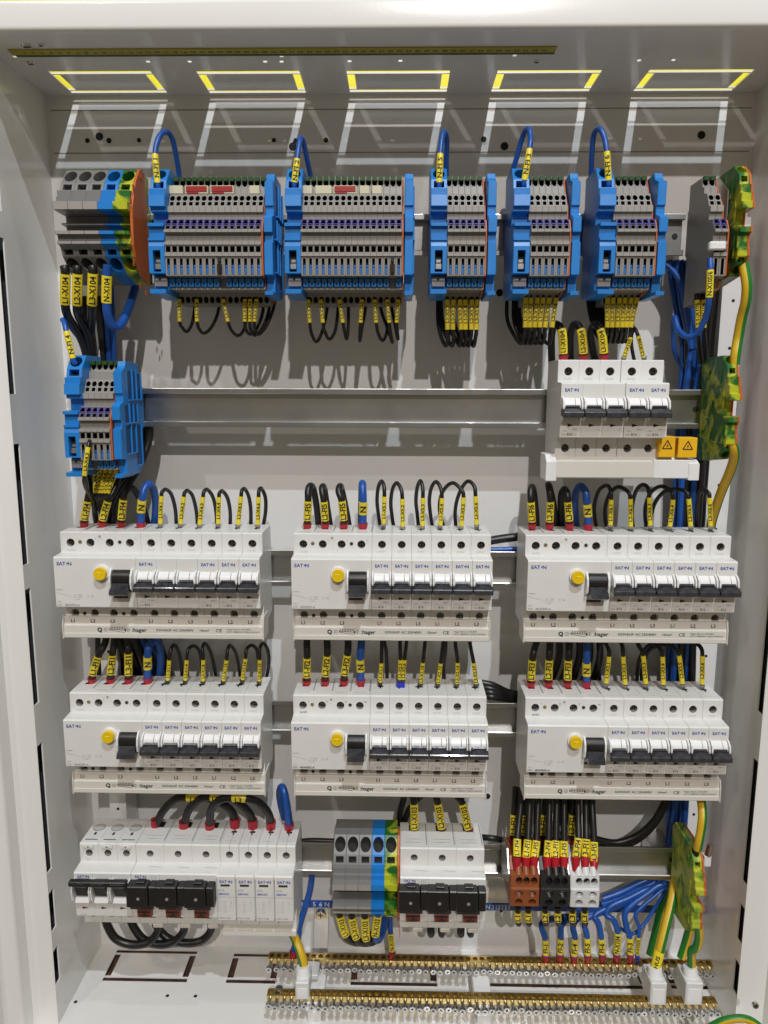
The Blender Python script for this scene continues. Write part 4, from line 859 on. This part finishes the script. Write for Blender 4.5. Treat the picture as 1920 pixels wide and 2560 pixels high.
# wires above the second rail breakers
K = 'wires above the second rail breakers'
wire('L1-X104','re',[(290,332,-20),(290,275,-22),(284,150,-26),(262,95,-22),(232,85,-14),(212,150,-6),(210,260,0),(215,380,6)],'black',(1,2.4),'red',3.3,'black arched wire marked L1-X104 with red ferrule, left pole of the three-pole breaker',group=K)
wire('L2-X104','re',[(424,332,-20),(424,275,-22),(414,150,-26),(390,92,-22),(362,85,-14),(338,150,-6),(335,260,0),(340,380,6)],'black',(1,2.4),'red',3.3,'black arched wire marked L2-X104 with red ferrule, middle pole of the three-pole breaker',group=K)
wire('L3-X104','re',[(560,330,-20),(560,272,-22),(548,150,-26),(522,95,-22),(492,88,-14),(472,150,-6),(488,260,0),(520,380,6)],'black',(1,2.4),'red',3.3,'black arched wire marked L3-X104 with red ferrule, right pole of the three-pole breaker',group=K)
wire('L1-X105','re',[(688,345,-20),(697,305,-22),(740,170,-26),(756,110,-22),(740,60,-14),(690,-20,0)],'black',(1,2),'grey',1.6,'thin black wire marked L1-X105 with grey ferrule above the second rail breakers',group=K)
wire('L2-X106','re',[(828,340,-20),(825,303,-22),(790,160,-26),(765,110,-22),(748,130,-10),(745,220,-2),(770,350,6)],'black',(1,2),'grey',1.6,'thin black wire marked L2-X106 with grey ferrule above the second rail breakers',group=K)
# right hand loops
wire('N-X105/6','rc',[(1306,600,-58),(1307,672,-60),(1300,838,-60),(1278,960,-54),(1228,1055,-48),(1165,1078,-42),(1112,1035,-32),(1088,960,-22),(1080,1060,-14),(1092,1180,-8),(1130,1260,0)],'blue',(1,2),None,2.4,'blue wire marked N-X105/6 looping below the pair of grey terminals')
for t_, u in (('L1-X105',1226),('L2-X106',1264)):
    wire(t_,'rc',[(u-6,815,-26),(u,855,-28),(u+(6 if u<1250 else 4),1020,-28),(u+10,1120,-14),(u+20,1240,0)],'black',(1,2),None,1.8,'black wire marked %s below the pair of grey terminals'%t_,group='black tails of the grey terminal pair')
K = 'green and yellow earth wires'
wire('','rc',[(1505,610,-48),(1512,650,-50),(1530,760,-54),(1524,860,-52),(1500,960,-46),(1478,1080,-42),(1462,1180,-44),(1455,1250,-44)],'gy',None,None,4.1,'green and yellow wire between the two upper earth terminals at the right',group=K,tw=-2.6)
wire('','re',[(1395,835,-50),(1410,860,-52),(1432,920,-52),(1430,990,-46),(1400,1080,-36),(1365,1160,-26),(1330,1250,-16),(1290,1380,0),(1275,1450,6)],'gy',None,None,4.1,'green and yellow wire running down from the second rail earth terminal',group=K,tw=-2.9)
# wires of the breaker groups
def comb(r, lst, where, end='grey', up=False):
    for e in lst:
        txt, x1_, y1_, x0_, y0_, arc, rad, col, fer = e[:9]; fv = e[9] if len(e) > 9 else y0_+36
        Ys = [-22, -24, -27, -24, -18, -10, -2, 6, 10, 10]
        pts = [(x0_+(x0_-x1_)*.12, fv, -20), (x0_, y0_, -22), (x1_, y1_, -26)]+[(u, v, Ys[min(3+i, 9)]) for i, (u, v) in enumerate(arc)]
        wire(txt, r, pts, col, (1,2), fer, rad, '%s wire marked %s with %s ferrule atop the %s breaker group' % (('thick ' if rad > 2 else 'thin ')+col, txt, fer, where), group='wires on top of the %s breaker group' % where)
comb('a3', [('L1-FI4',318,140,298,262,[(332,60),(320,-10),(300,-80)],3.1,'black','red',318),('L2-FI4',455,140,420,265,[(490,80),(520,0),(540,-90)],3.1,'black','red',318),
     ('L3-FI4',558,130,545,260,[(575,75),(610,50),(650,90),(690,180),(720,300)],3.1,'black','red',318),('N',683,133,676,212,[(697,65),(728,28),(760,60),(774,150),(768,260),(750,340)],3.4,'blue','red',325)]+
     [(t_,a,b,c,d,arc,1.75,'black','grey') for t_,(a,b,c,d,arc) in zip(seq('X4'),((812,105,805,290,[(822,75),(845,64),(880,100),(906,200),(912,320)]),(962,110,940,290,[(972,80),(990,72),(1022,110),(1046,210),(1055,320)]),
     (1090,112,1068,295,[(1100,74),(1120,65),(1155,110),(1176,200),(1185,320)]),(1197,112,1192,290,[(1206,82),(1222,75),(1254,120),(1272,210),(1272,320)]),(1345,108,1325,295,[(1352,70),(1370,60),(1396,110),(1410,200),(1410,320)]),(1462,112,1457,295,[(1466,68),(1482,58),(1508,120),(1508,220),(1490,320)])))], 'upper left')
comb('b3', [('L1-FI5',215,140,210,265,[(215,70),(232,38),(252,70),(272,180),(288,340)],3.1,'black','red',330),('L2-FI5',320,145,328,268,[(308,70),(314,42),(325,70),(345,200),(368,340)],3.0,'black','red',330),
     ('L3-FI5',440,140,452,265,[(420,80),(428,42),(440,70),(468,200),(492,340)],3.1,'black','red',330),('N',583,145,582,225,[(580,60),(578,22),(575,60),(572,200),(570,340)],3.4,'blue','red',330)]+
     [(t_,a,b,c,d,arc,1.75,'black','grey') for t_,(a,b,c,d,arc) in zip(seq('X5'),((725,110,720,290,[(722,40),(705,8),(684,50),(676,140),(685,230),(700,330)]),(845,125,848,308,[(836,60),(808,20),(780,60),(768,150),(776,240),(790,330)]),
     (983,118,980,305,[(980,45),(965,6),(945,50),(936,140),(945,230),(955,330)]),(1110,120,1100,300,[(1100,50),(1070,12),(1040,50),(1026,130),(1032,220),(1048,330)]),(1255,115,1240,305,[(1235,60),(1185,20),(1135,50),(1100,120),(1096,220),(1130,330)]),(1335,107,1342,295,[(1325,40),(1285,8),(1245,50),(1212,130),(1198,220),(1205,330)])))], 'upper middle')
comb('c3', [('L1-FI6',180,148,187,275,[(178,80),(186,46),(198,80),(212,200),(220,340)],3.0,'black','red',330),('L2-FI6',310,145,305,275,[(302,60),(296,32),(308,60),(335,190),(350,340)],3.0,'black','red',330),
     ('L3-FI6',427,145,437,268,[(420,85),(402,62),(384,100),(382,200),(392,340)],3.1,'black','red',330),('N',555,160,562,238,[(545,80),(510,42),(478,90),(474,200),(484,340)],3.4,'blue','red',335)]+
     [(t_,a,b,c,d,arc,1.8,'black','grey') for t_,(a,b,c,d,arc) in zip(seq('X6'),((717,130,712,298,[(712,65),(685,36),(635,70),(606,160),(606,240),(622,340)]),(845,125,847,308,[(825,75),(768,46),(715,80),(682,160),(676,240),(690,340)]),
     (972,115,978,300,[(960,50),(925,32),(885,70),(862,150),(856,240),(865,340)]),(1130,130,1110,308,[(1110,70),(1050,42),(985,80),(950,160),(944,240),(955,340)]),(1235,125,1248,305,[(1215,80),(1150,60),(1070,80),(1012,150),(985,240),(985,340)]),(1375,117,1382,305,[(1365,85),(1338,64),(1305,90),(1290,200),(1290,340)])))], 'upper right')
comb('a4', [('L1-FI1',390,135,352,255,[(425,70),(445,0),(440,-80)],3.2,'black','red',318),('L2-FI1',485,125,473,250,[(495,50),(500,-30),(490,-90)],3.2,'black','red',318),('L3-FI1',590,115,592,255,[(588,50),(580,-30),(560,-90)],3.2,'black','red',318),
     ('N',720,138,720,215,[(728,70),(762,28),(798,70),(806,180),(795,310)],3.4,'blue','red',318)]+
     [(t_,a,b,c,d,arc,1.65,'black','black',d+26) for t_,(a,b,c,d,arc) in zip(X1W,((865,160,855,295,[(875,90),(900,60),(928,110),(945,200),(955,290)]),(982,158,972,295,[(992,90),(1026,66),(1060,90),(1078,150),(1085,280)]),
     (1092,158,1090,300,[(1088,80),(1104,50),(1138,100),(1160,180),(1178,280)]),(1248,160,1228,298,[(1256,90),(1274,64),(1308,110),(1328,190),(1340,280)]),(1375,150,1355,290,[(1382,90),(1415,62),(1448,90),(1460,160),(1466,260)]),(1470,158,1467,300,[(1472,80),(1495,50),(1525,100),(1530,190),(1515,280)])))], 'lower left')
comb('b4', [('L1-FI2',208,145,205,270,[(206,60),(208,-20),(212,-90)],3.3,'black','red',330),('L2-FI2',342,130,330,262,[(342,50),(335,-20),(330,-90)],3.3,'black','red',330),('L3-FI2',478,125,458,255,[(482,50),(478,-20),(470,-90)],3.3,'black','red',330),
     ('N',563,155,566,230,[(570,60),(574,-10),(574,-90)],3.5,'blue','red',330)]+
     [(t_,a,b,c,d,[(e,50),(e+6,-20),(e+10,-90)],1.75,'black','black',d+24) for t_,a,b,c,d,e in (('L1-X2.1',705,180,698,308,708),('L2-X2.3',832,158,828,290,830),('L2-X2.6',860,158,850,290,872),('L3-X2.10',983,178,970,315,996),('L1-X2.12',1102,182,1085,318,1118),('L2-X2.14',1215,178,1210,318,1200),('L3-X2.17',1322,178,1340,318,1298))], 'lower middle')
mb = MB(); p = Q('b4', 834, 320, -21); mb.box(p.x-3.9, p.x+3.9, -25, -17, p.z-3.6, p.z+3.6, 'ferrule_blue', .8); mb.cyl((p.x, -21, p.z-9), (p.x, -21, p.z-3), 1.8, 2.4, 'ferrule_blue'); tag(mb.build('twin_ferrule', None, p), 'blue twin ferrule joining wires L2-X2.3 and L2-X2.6 on a breaker', 'ferrule')
for i, (u0, u1) in enumerate(((742,722),(1122,1136))):
    wire('', 'b4', [(u0,300,0),(u0,200,-4),((u0+u1)/2+4,100,-8),(u1,20,-10),(u1-4,-80,-6)], 'black', None, None, 1.75, ['bare thin black wire left of the blue twin ferrule','bare thin black wire in the right half of the lower middle breaker group'][i])
comb('c4', [('L1-FI3',190,160,182,288,[(202,90),(225,20),(250,-60)],3.2,'black','red',340),('L2-FI3',302,158,298,282,[(305,80),(310,0),(315,-80)],3.2,'black','red',340),('L3-FI3',430,160,425,285,[(436,80),(440,0),(440,-80)],3.2,'black','red',340),
     ('N',553,178,552,258,[(555,90),(555,10),(550,-80)],3.4,'blue','red',340)]+
     [(t_,a,b,c,d,arc,1.85,'black','grey') for t_,(a,b,c,d,arc) in zip(seq('X3'),((703,135,683,312,[(695,80),(668,40),(640,80),(632,180),(640,290),(650,340)]),(797,135,810,320,[(792,70),(770,20),(740,-40),(730,-90)]),
     (930,130,948,315,[(905,70),(885,20),(870,-50),(865,-90)]),(1060,135,1065,320,[(1040,80),(1000,52),(955,75),(912,140),(892,230),(890,330)]),(1170,128,1193,315,[(1140,80),(1090,58),(1030,60),(960,110),(925,220),(920,330)]),(1327,130,1325,318,[(1318,80),(1290,50),(1260,10),(1250,-60)])))], 'lower right')
# bottom row arches
K = 'thick black arches in the bottom row'
for txt, lab, pts in (('L1','left',[(650,325,-14),(652,270,-14),(690,180,-16),(770,100,-18),(850,86,-20),(940,88,-20),(1020,100,-18),(1100,140,-16),(1150,200,-14),(1162,320,-14)]),
     ('L2','middle',[(830,325,-14),(832,265,-16),(860,170,-20),(930,100,-24),(1005,84,-26),(1075,86,-26),(1150,100,-24),(1230,160,-20),(1268,220,-16),(1278,320,-14)]),
     ('L3','right',[(998,325,-14),(998,265,-18),(1005,170,-26),(1060,105,-32),(1145,88,-34),(1228,92,-34),(1310,118,-30),(1370,180,-24),(1390,240,-18),(1392,320,-14)])):
    w3 = [Q('rg', *p) for p in pts]; path = smooth(w3); mb = MB(); mb.tube(path, 3.9, 'wire_black', 14); o = tag(mb.build('wire', None, w3[0]), 'thick black arched wire marked %s, %s of three between fuse switch and surge arresters' % (txt, lab), 'wire', K)
    sp = sub(path, 4, 5); mb = MB(); mb.tube(sp, 4.35, 'marker_yellow', 12); c_ = sp[len(sp)//2]; mb.text(txt, 7, (c_.x, c_.y-4.6, c_.z), 'ink', bold=.02)
    q_ = mb.build('marker_sleeve', o, w3[0]); q_.location = (0,0,0)
    for e in (0, -1):
        d = path[e]; d2 = path[5 if e == 0 else -6]; u_ = (d2-d).normalized(); mb = MB(); mb.cyl(d, d+u_*16, 4.4, 4.9, 'ferrule_red', 18); q_ = mb.build('ferrule', o, w3[0]); q_.location = (0,0,0)
wire('', 'rg', [(1512,315,-16),(1508,240,-18),(1495,130,-20),(1478,50,-18),(1462,20,-12),(1450,60,-4),(1462,150,2),(1490,240,6),(1500,340,8)], 'blue', None, 'red', 3.7, 'thick blue looped wire with red ferrule above the rightmost surge arrester', fl=11)
for i, pts in enumerate(([(318,860,-26),(335,920,-28),(385,1000,-30),(470,1038,-30),(560,1038,-30),(620,1010,-28),(662,950,-26),(668,900,-26)],[(480,870,-20),(505,930,-22),(560,1000,-24),(640,1036,-24),(720,1036,-24),(785,1005,-22),(828,950,-20),(832,900,-20)],[(640,900,-14),(680,960,-16),(740,1008,-18),(830,1030,-18),(910,1026,-18),(965,1000,-16),(1002,950,-14),(1006,900,-14)])):
    wire('', 'rg', pts, 'black', None, None, 4.0, 'thick black wire hanging under the main switch, %s of three' % ['left','middle','right'][i], group='thick black wires hanging under the main switch')
# power terminals in the bottom row
K = 'wires of the bottom power terminals'
for txt, nm, pts, col in (('L1-X103','leftmost grey',[(385,800,-46),(388,852,-46),(425,975,-42),(470,1020,-34),(540,1022,-22),(610,960,-8),(650,860,4)],'black'),('L2-X103','middle grey',[(465,800,-46),(466,860,-46),(494,992,-42),(530,1028,-34),(590,1020,-22),(650,950,-8),(680,860,4)],'black'),
     ('L3-X103','rightmost grey',[(550,800,-46),(550,860,-46),(558,1002,-42),(580,1026,-34),(620,1010,-22),(670,940,-8),(700,860,4)],'black'),('N-X103','blue',[(634,795,-46),(634,848,-46),(618,975,-42),(630,1010,-36),(655,985,-26),(672,920,-14),(690,850,0)],'blue')):
    wire(txt,'rh',pts,col,(1,2),None,3.6,'%s wire marked %s under the %s power terminal at the bottom'%(col,txt,nm),group=K)
wire('N-X103','rh',[(722,1110,-6),(726,1080,-6),(717,968,-4),(714,900,0),(716,820,6)],'blue',(1,2),'red',2.6,'blue wire marked N-X103 with red ferrule going into the rear brass bar',fl=5)
K = 'wires on top of the right fuse switch'
for txt, pts in (('L1-X103',[(865,335,-12),(870,285,-14),(868,125,-16),(858,60,-16),(860,-20,-14)]),('L2-X103',[(1045,335,-12),(1046,282,-14),(1022,125,-16),(1008,70,-16),(990,0,-14)]),('L3-X103',[(1222,335,-12),(1218,285,-14),(1180,125,-16),(1150,80,-16),(1120,20,-14)])):
    wire(txt,'rh',pts,'black',(1,2),'red',3.5,'black wire marked %s with red ferrule on top of the right fuse switch'%txt,group=K,fl=8)
for i, u in enumerate((975,1045,1170,1232)):
    wire('','rh',[(u,930,-30),(u,962,-30),(u+4,972,-24),(u+6,940,-10)],'black',None,None,3.4,'short black wire bend peeping out below the right fuse switch, %s from the left'%ORD[i],group='black wire bends below the right fuse switch')
for i, pts in enumerate(([(770,260,8),(780,170,6),(800,100,4),(815,0,2)],[(800,270,8),(830,180,4),(880,110,2),(930,60,0),(960,0,0)])):
    wire('','rh',pts,'black',None,None,3.2,['steep','slanting'][i]+' bare black wire left of the right fuse switch')
# distribution blocks: front wires
K = 'black wires entering the distribution blocks'
for txt, a, b, c, d, e in (('L1-FI4',130,335,128,440,150),('L1-FI1',194,340,184,450,205),('L1-FI5',247,345,234,455,255),('L2-FI4',320,345,313,458,325),('L2-FI1',365,345,363,452,370),('L2-FI5',415,348,415,460,415),('L3-FI4',503,330,488,452,500),('L3-FI1',550,335,545,462,548),('L3-FI5',597,352,598,470,585)):
    wire(txt,'ri',[(c-2,520,-44),(c,d,-40),(a,b,-32),((a+e)/2,230,-24),(e,120,-16),(e,20,-10)],'black',(1,2),'red',3.3,'black wire marked %s with red ferrule entering a distribution block from above'%txt,group=K,fl=11)
K = 'rear black wires behind the distribution blocks'
for txt, u in (('L1-FI2',106),('L1-FI3',170),('L2-FI2',290),('L3-FI2',462)):
    wire(txt,'ri',[(u-4,400,-14),(u-2,305,-14),(u+3,185,-12),(u+8,110,-10),(u+12,20,-8)],'black',(1,2),'red',3.0,'rear black wire marked %s standing behind the front wires of the distribution blocks'%txt,group=K,fl=12)
K = 'black wire bends below the distribution blocks'
for txt, u, n in (('L1',133,0),('L1',196,1),('L2',300,0),('L2',376,1),('L3',466,0),('L3',540,1)):
    wire(txt,'ri',[(u,750,-40),(u,778,-40),(u+1,828,-38),(u+4,850,-30),(u+2,835,-18),(u,760,-6)],'black',(1,2),None,3.0,'short black wire bend marked %s below the distribution blocks, %s one'%(txt,['left','right'][n]),group=K)
# blue wires into the rear brass bar
K = 'blue wires plugged into the rear brass bar'
org = [(1000,600,8),(1015,600,10),(1030,605,12),(1040,610,8),(1050,612,12),(1035,600,4),(1055,610,6),(1060,620,4)]
for (txt, a, b, c, d, arc), e in zip((('FI-1',300,945,303,1035,[(278,870),(300,835),(400,815),(560,790),(760,720),(920,650)]),('FI-2',396,940,390,1030,[(398,870),(430,830),(520,800),(660,770),(800,715),(940,640)]),('FI-4',482,940,476,1040,[(470,870),(500,820),(590,790),(720,745),(860,690),(960,640)]),
     ('FI-5',556,935,558,1035,[(540,860),(560,815),(640,785),(760,735),(880,680),(980,640)]),('FI-6',642,940,646,1030,[(625,850),(600,805),(660,765),(780,720),(900,670),(990,630)]),('N-X104',742,905,736,1030,[(715,830),(672,795),(700,745),(800,700),(900,650),(980,620)]),
     ('FI-3',815,935,818,1030,[(790,850),(790,780),(850,720),(920,670),(990,620)]),('N-X105/6',870,935,862,1038,[(872,870),(850,800),(900,740),(960,690),(1020,640)])), org):
    thin = txt == 'N-X105/6'
    pts = [(c,d+38,-5),(c,d,-6),(a,b,-8)]+[(u,v,-6+3*i) for i,(u,v) in enumerate(arc)]+[e]
    wire(txt,'ri',pts,'blue',(1,2),'blue' if thin else 'red',1.8 if thin else 3.0,'blue wire marked %s ending in the rear brass bar'%txt,group=K,fl=6)
for i, (pts, r_) in enumerate((([(640,735,4),(760,700,8),(880,640,10),(1000,585,12)],3.4),([(650,700,8),(760,660,10),(860,610,12),(960,570,14)],3.4),([(760,880,-2),(830,915,-2),(900,860,2),(960,770,6),(1010,690,8),(1050,610,10)],1.7),([(500,790,6),(600,780,8),(720,700,12),(860,640,14),(1000,570,16)],3.2))):
    wire('','ri',pts,'blue',None,None,r_,'blue wire sweeping behind the rear brass bar wires towards the right, %s of the bunch'%ORD[i],group='blue wires sweeping to the right trunk')
wire('HUS','ri',[(970,1175,-42),(972,1128,-42),(998,1020,-40),(1030,890,-32),(1062,760,-22),(1085,640,-10),(1095,560,0)],'gy',(1,2),None,4.2,'green and yellow wire marked HUS rising from a white clamp box',group='green and yellow earth wires',tw=-.15,tsize=5)
wire('','ri',[(940,1040,0),(975,900,4),(1000,790,8),(1030,690,12),(1050,600,14)],'gy',None,None,4.0,'green and yellow wire half hidden behind the wire marked HUS',group='green and yellow earth wires',tw=-2.6)
wire('','ri',[(1192,1175,-42),(1193,1100,-42),(1194,1020,-44),(1222,1000,-48),(1238,930,-50),(1232,850,-52),(1218,780,-50)],'gy',None,None,4.0,'green and yellow wire from the lowest earth terminal down into the right clamp box',group='green and yellow earth wires',tw=-2.9)
wire('','ri',[(1130,1060,-2),(1155,980,0),(1180,890,-2),(1195,810,-6)],'gy',None,None,4.4,'green and yellow wire dropping behind the lowest earth terminal to the rear brass bar',group='green and yellow earth wires',tw=-3)
wire('','ri',[(1228,395,-46),(1240,340,-48),(1258,230,-46),(1258,150,-40),(1245,60,-30)],'gy',None,None,4.0,'green and yellow wire entering the top of the lowest earth terminal',group='green and yellow earth wires',tw=0)
wire('','ri',[(1280,1500,-92),(1380,1448,-94),(1470,1430,-95),(1540,1438,-96),(1600,1475,-97),(1640,1530,-97)],'gy',None,None,3.4,'green and yellow wire crossing the bottom right corner in front of the frame',group='green and yellow earth wires',tw=2.8)
wire('','rk',[(302,575,-40),(298,520,-40),(275,440,-36),(245,370,-28),(225,320,-20),(215,270,-10)],'gy',None,None,4.3,'green and yellow wire from the surge arresters down into the left clamp box',group='green and yellow earth wires',tw=-3)
wire('','rk',[(232,482,-6),(240,430,-4),(262,360,0),(275,280,4),(305,180,8),(335,80,10),(350,-20,10),(345,-120,10)],'blue',None,'red',3.2,'blue wire running down beside the surge arresters into the rear brass bar',fl=6)
# ------------------------------------------------------------------ cable trunks
def trunk(r, base, col, offs, rad, label, grp):
    for i, (du, dy) in enumerate(offs):
        rnd = random.Random(i*7+len(base)); pts = [(u+du+rnd.uniform(-4,4), v, Y+dy) for u, v, Y in base]
        wire('', r, pts, col, None, None, rad, label % ORD[i], cat='cable', group=grp)
trunk('n', [(205,740,8),(215,830,12),(222,950,14),(228,1080,14),(235,1200,14),(245,1330,14),(250,1450,14),(250,1600,14),(252,1760,14)], 'black', [(0,0),(17,6),(34,2),(50,8)], 3.4, 'black cable in the vertical run at the left, %s from the left', 'black cables in the left run')
trunk('n', [(262,700,12),(266,800,14),(270,900,16),(272,1000,18),(270,1100,20)], 'blue', [(0,0),(14,2)], 2.6, 'blue cable behind the five-way strip, %s from the left', 'blue cables in the left run')
trunk('n', [(372,1050,6),(370,1100,6),(352,1160,0),(325,1210,-6),(298,1260,-8),(285,1330,4)], 'black', [(0,0),(-14,4),(-26,8)], 3.4, 'thick black cable curving under the five-way strip, %s from the right', 'black cables curving under the five-way strip')
trunk('n', [(1775,640,10),(1770,740,12),(1755,860,14),(1752,1000,14),(1752,1150,14),(1742,1300,14),(1740,1450,14),(1735,1600,14),(1728,1760,14),(1722,1900,14)], 'black', [(0,0),(-17,6),(-32,2),(16,8),(28,14)], 3.5, 'black cable in the vertical run at the right, %s strand', 'black cables in the right run')
trunk('n', [(1690,650,12),(1705,760,14),(1722,870,14),(1712,1000,14),(1706,1150,14),(1700,1300,14),(1695,1450,14),(1688,1600,16),(1680,1760,16),(1690,1950,14),(1680,2110,14)], 'blue', [(0,0),(14,4),(28,0),(-14,8)], 3.0, 'blue cable in the vertical run at the right, %s strand', 'blue cables in the right run')
trunk('n', [(262,1420,12),(268,1520,14),(300,1610,16),(330,1690,14),(345,1790,14)], 'black', [(0,0),(22,3),(44,0),(70,4),(96,1)], 3.4, 'black cable behind the lower left breaker group, %s from the left', 'black cables behind the lower left group')
trunk('n', [(300,1480,16),(340,1560,18),(380,1660,18),(395,1760,18)], 'blue', [(0,0),(16,2)], 3.0, 'blue cable behind the lower left breaker group, %s from the left', 'blue cables behind the lower left group')
trunk('n', [(1390,1560,16),(1395,1640,16),(1370,1720,14),(1340,1800,12),(1320,1960,8),(1318,2060,4)], 'black', [(0,0),(26,3),(52,0),(78,4),(104,1)], 3.4, 'black cable behind the lower right breaker group, %s from the left', 'black cables behind the lower right group')
trunk('rc', [(1020,630,10),(1080,680,8),(1130,760,6),(1158,880,6),(1180,1000,8),(1190,1150,10)], 'blue', [(0,0),(26,6)], 2.6, 'blue cable bending down right of the rightmost six-way strip, %s strand', 'blue cables bending beside the rightmost strip')
trunk('n', [(1225,1352,14),(1260,1346,14),(1310,1340,14)], 'black', [(0,0)], 4.2, 'black cable bridging the upper middle and upper right breaker groups, %s', 'black cables between groups')
trunk('n', [(1190,1375,14),(1250,1374,14),(1310,1372,14)], 'blue', [(0,0)], 2.6, 'blue cable bridging the upper middle and upper right breaker groups, %s', 'blue cables between groups')
for i in range(4): wire('','n',[(1190,1705+i*11,12),(1230,1712+i*10,10-i*2),(1270,1730+i*6,12),(1310,1738+i*5,14)],'black',None,None,3.2,'black cable bridging the lower middle and lower right breaker groups, %s from the top'%ORD[i],cat='cable',group='black cables between the lower groups')
for i in range(3): wire('','ri',[(560,320,12),(640,372-i*14,12),(740,385-i*14,12),(860,340-i*12,12),(960,250-i*10,12),(1030,130-i*10,12),(1060,20,12)],'black',None,None,3.4,'black cable curving behind the lowest rail at the right, %s from the bottom'%ORD[i],cat='cable',group='black cables curving behind the lowest rail')
wire('','rh',[(120,372,10),(200,366,10),(300,368,10),(360,372,10)],'black',None,None,2.6,'black cable above the lowest rail left of the small power terminals',cat='cable')
wire('','rh',[(1300,345,8),(1370,350,4),(1430,362,6),(1480,380,10)],'black',None,None,3.0,'black cable above the lowest rail right of the right fuse switch',cat='cable')
for o in list(bpy.data.objects):
    if o.get('_used'): del o['_used']
